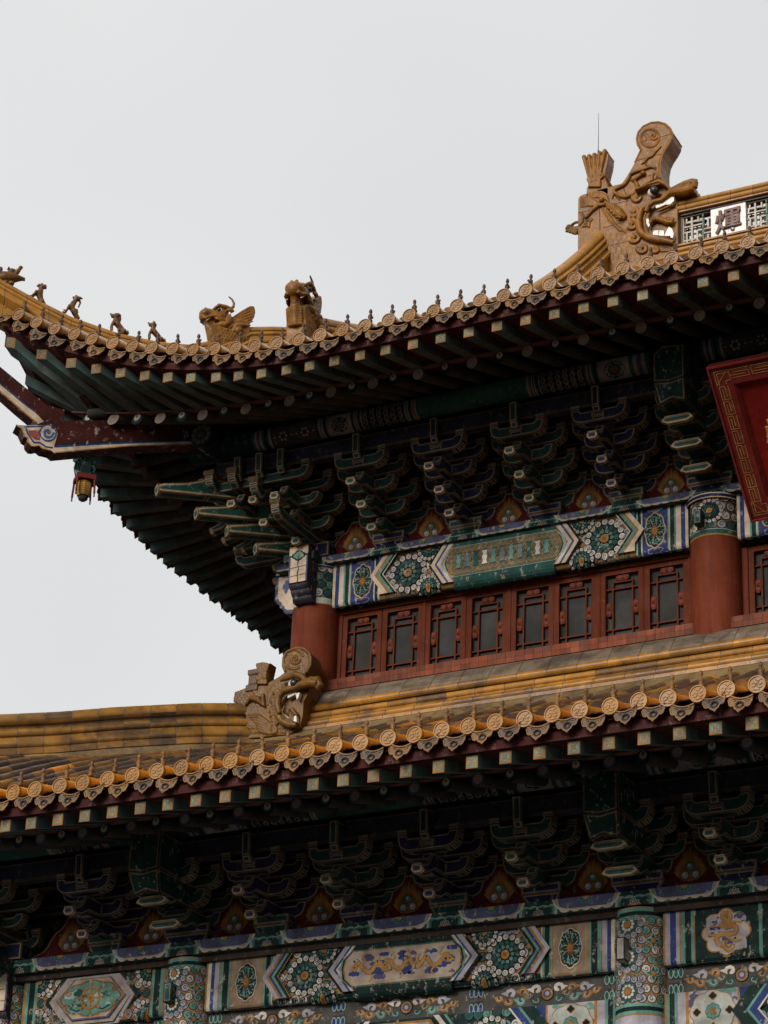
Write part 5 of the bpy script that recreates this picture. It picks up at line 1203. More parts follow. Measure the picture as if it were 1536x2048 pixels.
def path3(g, pts, t): return [g(a, b_, t) for a, b_ in pts]
def spir(cx, cy, r, turns, a0, d=1, n=22): return [(cx+r*(1-.88*i/n)*math.cos(a0+d*turns*2*math.pi*i/n), cy+r*(1-.88*i/n)*math.sin(a0+d*turns*2*math.pi*i/n)) for i in range(n+1)]
SC = (.26, .105, .009)
# --- the great ridge-end dragon
g = trace(5.12, 1120, 200, 7.42)
BE = thing('ridge_end_dragon', 'largest golden glazed dragon biting the end of the top ridge, tail curled into a scroll', 'roof ornament', tuple(g(480, 1700)), 'dragon ornaments biting ridge ends')
O0 = np.array(g(480, 1700)); G = lambda a, b_, t=0: tuple(np.array(g(a, b_, t))-O0)
mb = MB(); th = .40
body = [(182,1760),(182,1150),(185,1015),(205,978),(400,915),(630,858),(700,760),(765,640),(826,515),(795,460),(783,400),(800,330),(850,270),(930,232),(1010,225),(1080,245),(1130,290),(1155,345),(1148,395),(1115,455),(1075,515),(1045,575),(1030,650),(1028,740),(1045,830),(1120,880),(1180,950),(1205,1010),(1207,1500),(1100,1600),(940,1640),(900,1760)]
mb.prism([G(a, b_) for a, b_ in body], (0, th, 0), SC)
mb.prism([G(a, b_, -.01) for a, b_ in [(215, 985), (420, 905), (640, 850), (700, 900), (640, 1100), (215, 1100)]], (0, .36, 0), SC)
mb.tube([G(a, b_, .0) for a, b_ in body[7:25]], .016, SC, 6)                      # rim of the tail
mb.tube(path3(G, [(925+92*math.cos(t*.3), 392+92*math.sin(t*.3)) for t in range(22)], .005), .014, SC, 6)
mb.tube(path3(G, spir(960, 372, 42, 1.2, 0), .01), .016, SC, 6)
for t in range(5): mb.tube(path3(G, [(850+10*t, 330+22*t), (880+8*t, 345+18*t), (905, 375+10*t)], .0), .010, SC, 5)
for t in range(4): mb.tube(path3(G, [(850+25*t, 440+10*t), (890+15*t, 430+5*t), (935, 420)], .0), .009, SC, 5)
mb.tube(path3(G, [(1028, 820), (1018, 700), (1030, 610), (1080, 500), (1125, 420)], .0), .013, SC, 6)
# small dragon climbing the tail
mb.tube(path3(G, [(1035, 480), (985, 530), (950, 575), (900, 600), (870, 640), (835, 660)], .015), [.012, .018, .024, .024, .018, .010], SC, 8)
mb.tube(path3(G, [(985, 700), (930, 690), (860, 715), (790, 735), (725, 765), (700, 820), (665, 870), (610, 900), (560, 925), (560, 955), (610, 985), (680, 1000), (745, 975), (790, 935), (800, 885), (770, 835), (730, 820)], .02), [.016, .024, .028, .030, .032, .034, .036, .034, .03, .03, .034, .036, .036, .034, .030, .024, .014], SC, 8)
mb.tube(path3(G, [(760, 830), (820, 785), (880, 760)], .03), [.03, .035, .022], SC, 8); mb.ball(G(860, 762, .04), .045, SC, 8)
for a, b_ in (((880, 660), (930, 700)), ((960, 690), (985, 720)), ((560, 950), (535, 1020)), ((585, 985), (620, 1030)), ((850, 880), (940, 830)), ((890, 850), (900, 900))): mb.tube(path3(G, [a, b_], .02), [.016, .008], SC, 6)
# brow, snout, jaws
mb.prism([G(a, b_, .12) for a, b_ in [(785, 945), (930, 895), (1040, 860), (1090, 875), (1160, 950), (1120, 930), (1060, 900), (930, 925), (800, 965)]], (0, .2, 0), SC)
mb.tube(path3(G, [(800, 955), (930, 905), (1045, 870), (1115, 905), (1165, 960)], .12), [.018, .026, .034, .032, .02], SC, 8)
mb.tube(path3(G, [(960, 860), (965, 800), (1000, 760), (1010, 800), (1050, 825)], .08), [.03, .03, .018, .02, .02], SC, 8)
sn = [(905, 1180), (930, 1115), (990, 1075), (1060, 1060), (1110, 1020), (1150, 985), (1220, 975), (1290, 965), (1350, 945), (1400, 935)]
mb.tube(path3(G, sn, .10), [.04, .045, .045, .045, .05, .06, .075, .085, .085, .06], SC, 10)
mb.tube(path3(G, [(1150, 950), (1220, 920), (1300, 890), (1370, 870), (1400, 885), (1395, 930)], .08), [.035, .045, .06, .065, .06, .05], SC, 10)
mb.tube(path3(G, [(1325, 865), (1370, 845), (1410, 850), (1420, 890)], .07), [.025, .034, .034, .02], SC, 8)
for yy in (0, .12, .24): mb.tube([tuple(np.array(G(a, b_, .0))+np.array((0, yy, 0))) for a, b_ in [(1180, 985), (1290, 940), (1380, 915)]], [.05, .075, .06], SC, 8)
mb.tube(path3(G, [(930, 1110), (860, 1120), (830, 1190), (815, 1270), (830, 1350), (870, 1400), (930, 1430), (1000, 1445), (1080, 1455), (1180, 1475)], .05), [.04, .05, .055, .058, .06, .06, .058, .058, .052, .04], SC, 10)
mb.tube(path3(G, [(905, 1180), (885, 1240), (890, 1320), (920, 1390), (960, 1420), (1060, 1430), (1150, 1430)], .09), [.02]*7, SC, 6)
mb.tube(path3(G, [(1000, 1165), (1090, 1125), (1180, 1085)], .06), .016, SC, 6)
mb.tube(path3(G, [(930, 1290), (970, 1240), (1040, 1240), (1110, 1270), (1160, 1275), (1175, 1230)], .06), [.03, .045, .05, .045, .04, .025], SC, 8)
mb.tube(path3(G, spir(1125, 1235, 34, 1, 1), .07), .014, SC, 6)
for cx, cy, r_, a0, d in ((780, 1000, 55, 0, 1), (765, 1145, 60, 2.2, -1), (745, 1265, 66, 2.4, -1), (770, 1405, 66, 2.4, -1), (850, 1520, 62, 3.3, -1), (985, 1530, 46, 3.3, -1)):
    mb.tube(path3(G, spir(cx, cy, r_, 1.35, a0, d), .02), [.026-.0006*i for i in range(23)], SC, 7)
    mb.tube(path3(G, spir(cx+6, cy+4, r_*.62, 1.1, a0, d), .03), .017, SC, 6)
for t in range(6): mb.tube(path3(G, [(1010+22*t, 1505+3*t), (1030+22*t, 1545), (1050+20*t, 1555)], .01), .012, SC, 5)
# cloud mane, foreleg, fish body, claws, scales
for t in range(6): mb.tube(path3(G, [(215, 1000+19*t), (300, 1010+14*t), (370, 1045+9*t), (400, 1075+4*t)], .005), [.008, .016, .018, .010], SC, 6)
for t in range(4): mb.tube(path3(G, [(300, 950+16*t), (420, 955+14*t), (480, 990+10*t), (500, 1035+6*t)], .005), [.008, .016, .018, .010], SC, 6)
mb.tube(path3(G, [(265, 1215), (330, 1140), (400, 1085), (470, 1075)], .02), [.03, .034, .04, .03], SC, 8); mb.ball(G(430, 1030, .03), .045, SC, 8)
mb.tube(path3(G, [(490, 1080), (545, 1110), (600, 1160), (640, 1205), (680, 1215)], .025), [.045, .075, .085, .075, .035], SC, 10)
for i in range(5):
    for j in range(3): mb.tube(path3(G, [(520+28*i-14*j, 1090+30*i+24*j-6), (535+28*i-14*j, 1082+30*i+24*j), (545+28*i-14*j, 1095+30*i+24*j)], .085), .009, SC, 5)
for p in ([(200, 1285), (235, 1250), (240, 1190), (225, 1160)], [(230, 1300), (280, 1290), (330, 1220)], [(250, 1270), (300, 1260), (300, 1310)], [(270, 1240), (310, 1230)]): mb.tube(path3(G, p, .01), .016, SC, 6)
for t in range(4): mb.tube(path3(G, [(430+20*t, 1110+35*t), (500+15*t, 1180+28*t), (570+15*t, 1290+15*t), (680, 1360-6*t)], .004), [.008, .015, .018, .008], SC, 6)
for i in range(7):
    for j in range(4):
        cx, cy = 500+55*i+(27 if j % 2 else 0), 1400+75*j
        if cy > 1330+ (0 if cx < 700 else 170): mb.tube(path3(G, [(cx-28, cy-30), (cx-24, cy+18), (cx, cy+40), (cx+24, cy+18), (cx+28, cy-30)], -.004), .011, SC, 5)
for i in range(5):
    for j in range(3): cx, cy = 880+40*i-45*j, 560+5*i+70*j; mb.tube(path3(G, [(cx-18, cy+22), (cx-12, cy-8), (cx+8, cy-18)], -.006), .008, SC, 5)
fuse(mb, .0085, 'dragon_body', M_STAT, BE, SC)
ey = MB(); ey.ball(G(995, 968, .12), .075, (.012, .012, .016), 18); ey.build('eye', M_CERAM, BE)
ey = MB(); ey.ball(G(968, 980, .085), .078, (.6, .55, .5), 16); ey.build('eye_white', M_CERAM, BE)
te = MB()
for pts in ([(1000, 1110), (1040, 1095), (1042, 1125), (1003, 1135)], [(1043, 1092), (1095, 1060), (1105, 1095), (1045, 1122)], [(1090, 1060), (1110, 1030), (1160, 1005), (1190, 1020), (1185, 1060), (1150, 1095), (1110, 1100)], [(905, 1245), (925, 1240), (940, 1310), (925, 1330), (905, 1290)], [(970, 1405), (980, 1365), (1030, 1360), (1025, 1412)], [(1030, 1412), (1040, 1362), (1085, 1365), (1085, 1420)], [(1085, 1425), (1115, 1360), (1135, 1325), (1165, 1345), (1185, 1395), (1175, 1440)]):
    te = MB(); te.prism([G(a, b_, .085) for a, b_ in pts], (0, .1, 0), (.62, .57, .50)); te.build('tooth', M_CERAM, BE)
jn = MB()                                                 # joints between the glazed blocks
for p in ([(185, 1155), (400, 1110), (560, 1065), (700, 1030)], [(400, 940), (410, 1330)], [(635, 870), (690, 1000), (680, 1080)], [(440, 1310), (560, 1275), (660, 1250)], [(470, 1500), (690, 1450), (800, 1420)], [(770, 625), (900, 590), (1065, 545)], [(900, 780), (1020, 740)], [(815, 430), (1000, 385), (1155, 345)]):
    jn = MB(); jn.tube(path3(G, p, -.0035), .0085, (.05, .03, .02), 5); jn.build('block_joint', M_STAT, BE)
jn = MB(); jn.tube([G(1155, 345, .003), tuple(np.array(G(1155, 345))+np.array((.004, th, 0)))], .006, (.05, .03, .02), 5); jn.tube([G(1046, 545, .003), tuple(np.array(G(1048, 545))+np.array((.004, th, 0)))], .006, (.05, .03, .02), 5)
jn.build('tail_joint', M_STAT, BE)
hd = MB()                                                 # fan-shaped sword hilt on its back
for i in range(5):
    t = i/4; xt = 250+t*212; yt_ = 592-t*60+8*math.sin(t*3.1); hd.tube([G(xt, yt_, .02), G(300+t*110, 800-14*t, .02), G(310+t*100, 900, .02)], [.034, .022, .022], SC, 10)
    hd.tube([G(xt, yt_-4, .035), G(xt, yt_-4, -.10)], .036, SC, 10)
hd.prism([G(a, b_) for a, b_ in [(250, 605), (500, 545), (490, 640), (455, 780), (490, 880), (500, 960), (262, 1005), (275, 900), (300, 850), (305, 800), (280, 680)]], (0, .24, 0), SC)
hd.tube(path3(G, spir(310, 820, 34, 1.2, 0), .03), .017, SC, 6); hd.tube(path3(G, spir(420, 790, 38, 1.2, 3), .03), .018, SC, 6); hd.tube(path3(G, [(330, 850), (370, 835), (400, 825)], .03), .02, SC, 6)
hd.tube([G(455, 775, .02), tuple(np.array(G(490, 850))+np.array((0, .2, 0)))], .03, SC, 6)
fuse(hd, .010, 'hilt_finial', M_STAT, BE, SC)
bk = MB()                                                 # little beast on its back
bk.tube(path3(G, [(190, 1280), (110, 1290), (60, 1280)], -.15), [.08, .07, .05], SC, 10); bk.ball(G(60, 1265, -.12), .05, SC, 8); bk.tube(path3(G, [(90, 1240), (130, 1215), (170, 1210)], -.12), .025, SC, 6)
for t in range(4): bk.ball(G(45+30*t, 1310+8*t, -.1), .03, SC, 6)
bk.tube(path3(G, [(40, 1275), (25, 1285)], -.12), .022, SC, 6); fuse(bk, .010, 'back_beast', M_STAT, BE, SC)
rodl = G(368, 520, -.1); ro = thing('lightning_rod', 'thin dark lightning rod standing on the hilt behind the top ridge dragon', 'lightning rod', tuple(O0+np.array(rodl)))
q = np.array(g(371, 98, -.1))-np.array(g(368, 520, -.1)); rm = MB(); rm.tube([(0, 0, -.04), tuple(q)], [.0065, .003], (.02, .02, .02), 6); rm.build('rod', M_IRON, ro); rm = MB(); rm.tube([(0, 0, -.05), (0, 0, .07)], .014, (.02, .02, .02), 8); rm.build('socket', M_IRON, ro)
# --- dragon at the corner of the wall ridge
g2 = trace(3.657, 440, 1280, -.66)
O2 = np.array(g2(190, 700)); G2 = lambda a, b_, t=0: tuple(np.array(g2(a, b_, t))-O2)
BW = thing('ridge_corner_dragon', 'weathered brown-gold glazed dragon with scrolled tail at the foot of the red corner column', 'roof ornament', tuple(O2), 'dragon ornaments biting ridge ends')
SC2 = (.17, .076, .012); mb = MB()
body = [(95,452),(106,382),(180,352),(330,325),(430,268),(480,232),(463,190),(466,130),(495,85),(560,58),(615,64),(650,90),(664,130),(662,185),(630,240),(610,268),(660,310),(640,400),(612,450),(605,560),(585,636),(500,690),(185,722),(190,560),(150,470)]
mb.prism([G2(a, b_) for a, b_ in body], (0, .27, 0), SC2)
mb.tube([G2(a, b_) for a, b_ in body[5:15]], .020, SC2, 7); mb.tube(path3(G2, [(540+76*math.cos(t*.3+.9), 140+72*math.sin(t*.3+.9)) for t in range(18)], .0), .014, SC2, 6); mb.tube(path3(G2, spir(550, 140, 40, 1.3, 0), .0), .015, SC2, 6)
for t in range(6): mb.tube(path3(G2, [(480+9*t, 105+22*t), (510, 112+18*t), (535-4*t, 105+20*t)], -.003), .009, SC2, 5)
for i in range(4):
    for j in range(2): cx, cy = 500+36*i+10*j, 225+24*j-8*i; mb.tube(path3(G2, [(cx-16, cy+16), (cx-10, cy-10), (cx+10, cy-14)], -.003), .008, SC2, 5)
mb.tube(path3(G2, [(470, 318), (520, 300), (580, 275), (630, 290), (668, 330)], .10), [.02, .034, .045, .042, .03], SC2, 8)
mb.tube(path3(G2, [(465, 560), (448, 500), (455, 440), (490, 395), (560, 375), (620, 350), (690, 335), (740, 340)], .09), [.03, .04, .045, .045, .045, .05, .06, .05], SC2, 10)
mb.tube(path3(G2, [(640, 345), (690, 318), (735, 312), (755, 345), (725, 370)], .07), [.05, .06, .055, .045, .04], SC2, 10); mb.ball(G2(735, 305, .07), .045, SC2, 8)
mb.tube(path3(G2, [(445, 470), (440, 560), (475, 610), (530, 635), (580, 635)], .06), [.04, .045, .045, .04, .03], SC2, 10)
mb.tube(path3(G2, [(495, 500), (480, 550), (510, 590), (560, 615)], .08), .014, SC2, 6); mb.tube(path3(G2, [(520, 520), (545, 520), (570, 560), (585, 555)], .05), [.02, .03, .03, .02], SC2, 8)
for cx, cy, r_, a0 in ((480, 345, 34, 2), (415, 390, 34, 2), (395, 450, 36, 2), (385, 520, 38, 2), (400, 590, 38, 2), (395, 655, 30, 2)):
    mb.tube(path3(G2, spir(cx, cy, r_, 1.3, a0, -1), .01), [.020-.0004*i for i in range(23)], SC2, 7); mb.tube(path3(G2, spir(cx, cy, r_*.55, 1, a0, -1), .015), .012, SC2, 6)
for t in range(7): mb.tube(path3(G2, [(205+14*t, 545+16*t), (280, 545+20*t), (350, 600+14*t), (420, 665+4*t)], .0), [.008, .016, .018, .012], SC2, 6)
for i in range(9):
    for j in range(5):
        cx, cy = 125+26*i+(13 if j % 2 else 0), 385+22*j
        if cx < 330 and cy < 500-(0 if cx < 200 else 10): mb.tube(path3(G2, [(cx-12, cy-9), (cx-9, cy+8), (cx, cy+13), (cx+9, cy+8), (cx+12, cy-9)], -.003), .007, SC2, 5)
for i in range(10):
    for j in range(2): cx, cy = 215+32*i+(16 if j else 0), 640+32*j; mb.ball(G2(cx, cy, -.02), .035, SC2, 8)
mb.tube(path3(G2, [(190, 480), (230, 430), (290, 440), (330, 490), (320, 400)], .02), [.02, .035, .045, .03, .02], SC2, 8)
for t in range(4): mb.tube(path3(G2, [(210+18*t, 350), (240+10*t, 370+10*t), (270, 410+10*t)], .0), .012, SC2, 6); mb.tube(path3(G2, [(400, 330+12*t), (360, 380+18*t), (350, 440+12*t)], .0), .012, SC2, 6)
fuse(mb, .0070, 'dragon_body', M_STAT, BW, SC2)
ey = MB(); ey.ball(G2(578, 340, .11), .052, (.012, .012, .016), 16); ey.build('eye', M_CERAM, BW); ey = MB(); ey.ball(G2(558, 345, .085), .055, (.55, .5, .45), 14); ey.build('eye_white', M_CERAM, BW)
te = MB()
tl_ = MB()
for i in range(4): te.prism([G2(515+16*i, 440-8*i, .07), G2(530+16*i, 434-8*i, .07), G2(528+16*i, 412-6*i, .07), G2(517+16*i, 416-6*i, .07)], (0, .06, 0), (.6, .55, .48)); tl_.prism([G2(492+14*i, 555+14*i, .07), G2(504+14*i, 566+14*i, .07), G2(512+14*i, 585+8*i, .07), G2(500+14*i, 580+8*i, .07)], (0, .06, 0), (.6, .55, .48))
te.build('upper_teeth', M_CERAM, BW); tl_.build('lower_teeth', M_CERAM, BW); te = MB(); te.prism([G2(a, b_, .075) for a, b_ in [(575, 410), (605, 400), (598, 430), (585, 455)]], (0, .06, 0), (.6, .55, .48)); te.build('upper_fang', M_CERAM, BW); te = MB(); te.prism([G2(a, b_, .075) for a, b_ in [(560, 610), (565, 575), (580, 568), (584, 615)]], (0, .06, 0), (.6, .55, .48)); te.build('lower_fang', M_CERAM, BW)
hd = MB()
for i in range(5): t = i/4; hd.tube([G2(282+t*80, 178-8*math.sin(t*3.1), .02), G2(290+t*52, 255, .02), G2(285+t*60, 330, .02)], [.026, .014, .014], SC2, 8)
hd.prism([G2(a, b_) for a, b_ in [(272, 175), (373, 170), (355, 250), (350, 325), (270, 330), (280, 250)]], (0, .14, 0), SC2)
hd.tube(path3(G2, spir(288, 280, 20, 1.2, 0), .03), .011, SC2, 6); hd.tube(path3(G2, spir(335, 276, 20, 1.2, 3), .03), .011, SC2, 6)
hd.tube(path3(G2, [(365, 275), (430, 262), (470, 240)], -.2), [.07, .08, .08], SC2, 8)
fuse(hd, .009, 'hilt_finial', M_STAT, BW, SC2)
tw = MB(); O3 = np.array(g2(235, 340)); tw.sbox(-.055, .055, -.02, .10, .0, .20, SC2); tw.sbox(-.07, .07, -.03, .11, .15, .215, SC2); tw.sbox(-.08, .08, -.04, .12, -.06, .02, SC2)
tw.sbox(-.02, .2, .05, .6, -.5, -.02, SC2)
TWN = thing('twin_dragon_back', 'plain glazed block and back of the twin dragon turned round the corner', 'roof ornament', tuple(O3+np.array((0, .02, 0)))); fuse(tw, .009, 'hilt_block', M_STAT, TWN, (.11, .055, .02))
# --- frames along the diagonal ridge
DG = Matrix(((-.7071, .7071, 0, 0), (-.7071, -.7071, 0, 0), (0, 0, 1, 0), (0, 0, 0, 1)))   # local X outwards along the hip, local Y to its left
def sitter(u0z, parts, name, label, sc=1.0, col=(.15, .066, .016), tilt=0):
    t = thing('ridge_beast', label, 'roof figure', u0z, 'glazed beasts seated along the upper hip ridge'); mb = MB()
    for p in parts(mb): pass
    fuse(mb, .0055, 'beast_body', M_STAT, t, jit(col, .1), 1, DG @ Matrix.Rotation(R(tilt), 4, 'Y') @ Matrix.Scale(sc, 4)); return t
K = 1/1507.0
def q3(a, b_, w=0, c=(1150, 820)): return ((c[0]-a)*K, w, (c[1]-b_)*K)
def dog(mb, ear=1, mane=0):
    C = SC
    mb.tube([q3(1265, 790), q3(1210, 700), q3(1130, 620), q3(1095, 560)], [.032, .034, .038, .030], C, 12); mb.tube([q3(1095, 590), q3(1100, 530), q3(1095, 490)], [.034, .03, .034], C, 12)
    mb.ball(q3(1100, 475), .040, C, 12); mb.tube([q3(1080, 480), q3(1040, 475), q3(1008, 465)], [.03, .024, .017], C, 10); mb.ball(q3(1000, 448), .012, C, 6); mb.tube([q3(1040, 505), q3(1015, 500)], [.014, .010], C, 6)
    for s_ in (-1, 1):
        mb.tube([q3(1060, 610, s_*.018), q3(1035, 690, s_*.022), q3(1045, 790, s_*.022)], [.022, .015, .013], C, 8); mb.tube([q3(1045, 792, s_*.022), q3(1015, 795, s_*.022)], [.014, .010], C, 6)
        mb.ball(q3(1255, 760, s_*.025), .034, C, 10); mb.tube([q3(1255, 800, s_*.03), q3(1180, 812, s_*.03)], [.018, .012], C, 8)
        mb.tube([q3(1110, 440, s_*.02), q3(1085, 400, s_*.024)], [.016, .006], C, 6) if ear else mb.ball(q3(1135, 460, s_*.03), .018, C, 6)
        mb.ball(q3(1068, 452, s_*.022), .009, C, 6)
    mb.tube([q3(1290, 800), q3(1330, 760), q3(1330, 705)], [.02, .02, .008], C, 8)
    if mane: mb.tube([q3(1110, 430), q3(1150, 450), q3(1160, 520), q3(1165, 590)], [.025, .028, .026, .014], C, 8)
    mb.tube([q3(1040, 815), q3(1330, 815)], .012, C, 6)
    return ()
def beast3(mb, slim=0):
    C = SC; k = 1507*1.0
    # braced on straight front legs, long neck, dragon head turned up
    f = lambda a, b_, w=0: ((1200-a)/1340, w, (1180-b_)/1340)
    mb.tube([f(1235, 1040), f(1180, 960), f(1215, 870), f(1235, 830)], [.034, .042, .034, .026], C, 12); mb.tube([f(1235, 840), f(1255, 790)], [.028, .034], C, 10)
    mb.ball(f(1270, 785), .036, C, 10); mb.tube([f(1260, 785), f(1215, 780), f(1185, 770)], [.028, .02, .012], C, 8); mb.tube([f(1230, 810), f(1200, 805)], [.014, .01], C, 6); mb.tube([f(1300, 760), f(1355, 770)], [.02, .008], C, 6); mb.tube([f(1300, 800), f(1320, 850), f(1300, 930), f(1290, 950)], [.016, .014, .012, .006], C, 6)
    mb.ball(f(1240, 735), .014, C, 6); mb.tube([f(1270, 760), f(1240, 728)], [.014, .01], C, 6)
    for s_ in (-1, 1):
        mb.tube([f(1150, 950, s_*.02), f(1120, 1010, s_*.024), f(1100, 1070, s_*.024)], [.024, .014, .013], C, 8); mb.tube([f(1100, 1070, s_*.024), f(1050, 1050, s_*.024)], [.014, .009], C, 6)
        mb.tube([f(1230, 1020, s_*.022), f(1265, 1090, s_*.028), f(1320, 1170, s_*.028)], [.034, .022, .018], C, 8)
    mb.tube([f(1270, 980), f(1300, 1050)], [.016, .008], C, 6); mb.tube([f(1330, 1175), f(1340, 1190)], .012, C, 6)
    return ()
def beast4(mb):
    C = SC; f = lambda a, b_, w=0: ((600-a)/1340, w, (790-b_)/1340)
    mb.tube([f(690, 800), f(650, 720), f(620, 640), f(640, 570), f(640, 520)], [.036, .036, .046, .034, .026], C, 12); mb.ball(f(660, 500), .036, C, 10); mb.tube([f(650, 500), f(600, 480), f(572, 505)], [.028, .024, .012], C, 8); mb.tube([f(630, 525), f(600, 530)], [.014, .01], C, 6)
    mb.tube([f(690, 470), f(715, 450)], [.016, .014], C, 6); mb.tube([f(690, 500), f(715, 480), f(715, 530)], [.022, .018, .012], C, 6); mb.ball(f(650, 450), .018, C, 6)
    for s_ in (-1, 1):
        mb.tube([f(580, 610, s_*.02), f(540, 670, s_*.024), f(485, 735, s_*.024)], [.026, .017, .014], C, 8); mb.tube([f(485, 735, s_*.024), f(445, 715, s_*.024)], [.014, .010], C, 6); mb.ball(f(670, 790, s_*.022), .036, C, 8); mb.tube([f(660, 815, s_*.02), f(560, 795, s_*.026)], [.018, .011], C, 6)
    mb.tube([f(690, 830), f(725, 810), f(735, 775)], [.018, .018, .008], C, 6); return ()
z5 = lambda i: tops[i]
sitter((-1.575, -1.575, 2.36), lambda mb: dog(mb, 1, 0), 'b', 'smallest seated beast on the hip ridge, pointed ear, nearest the winged dragon head')
sitter((-1.906, -1.906, 2.37), lambda mb: dog(mb, 0, 1), 'b', 'round-headed seated lion with a mane, second beast from the winged dragon head', 1.05)
sitter((-2.314, -2.314, 2.455), lambda mb: beast3(mb), 'b', 'slender beast braced on straight legs with open mouth, head turned up')
sitter((-2.62, -2.62, 2.60), lambda mb: beast4(mb), 'b', 'slim scaly beast leaning back on its tail, next to the rider on the hen')
# rider on a hen at the very corner
RD = thing('hen_rider', 'glazed rider seated on a large hen at the outer end of the upper hip ridge', 'roof figure', (-2.90, -2.90, 2.76)); mb = MB(); f = lambda a, b_, w=0: ((0-a)/1340, w, (500-b_)/1340)
mb.tube([f(-120, 420), f(-40, 380), f(40, 370), f(150, 350), f(290, 335)], [.05, .075, .075, .05, .014], SC, 12); mb.tube([f(60, 430), f(170, 380), f(290, 345)], [.04, .03, .012], SC, 10)
for t in range(5): mb.tube([f(120, 330+14*t), f(300, 325+12*t)], [.014, .008], SC, 6)
mb.tube([f(-100, 400), f(-130, 320), f(-110, 260)], [.045, .03, .026], SC, 8); mb.ball(f(-115, 245), .032, SC, 8); mb.tube([f(-130, 245), f(-165, 250)], [.016, .004], SC, 6)
mb.tube([f(40, 300), f(60, 250), f(90, 215)], [.04, .035, .03], SC, 10); mb.tube([f(120, 290), f(160, 240), f(185, 190), f(200, 155)], [.028, .032, .026, .018], SC, 10); mb.ball(f(205, 148), .028, SC, 10); mb.tube([f(215, 140), f(245, 130)], [.014, .007], SC, 6); mb.ball(f(105, 215), .02, SC, 6)
mb.tube([f(60, 440), f(80, 500)], [.04, .05], SC, 8); mb.tube([f(-20, 440), f(0, 500)], [.04, .05], SC, 8); mb.tube([f(0, 200), f(30, 210)], [.03, .014], SC, 6)
fuse(mb, .006, 'hen_and_rider', M_STAT, RD, (.15, .066, .016), 1, DG)
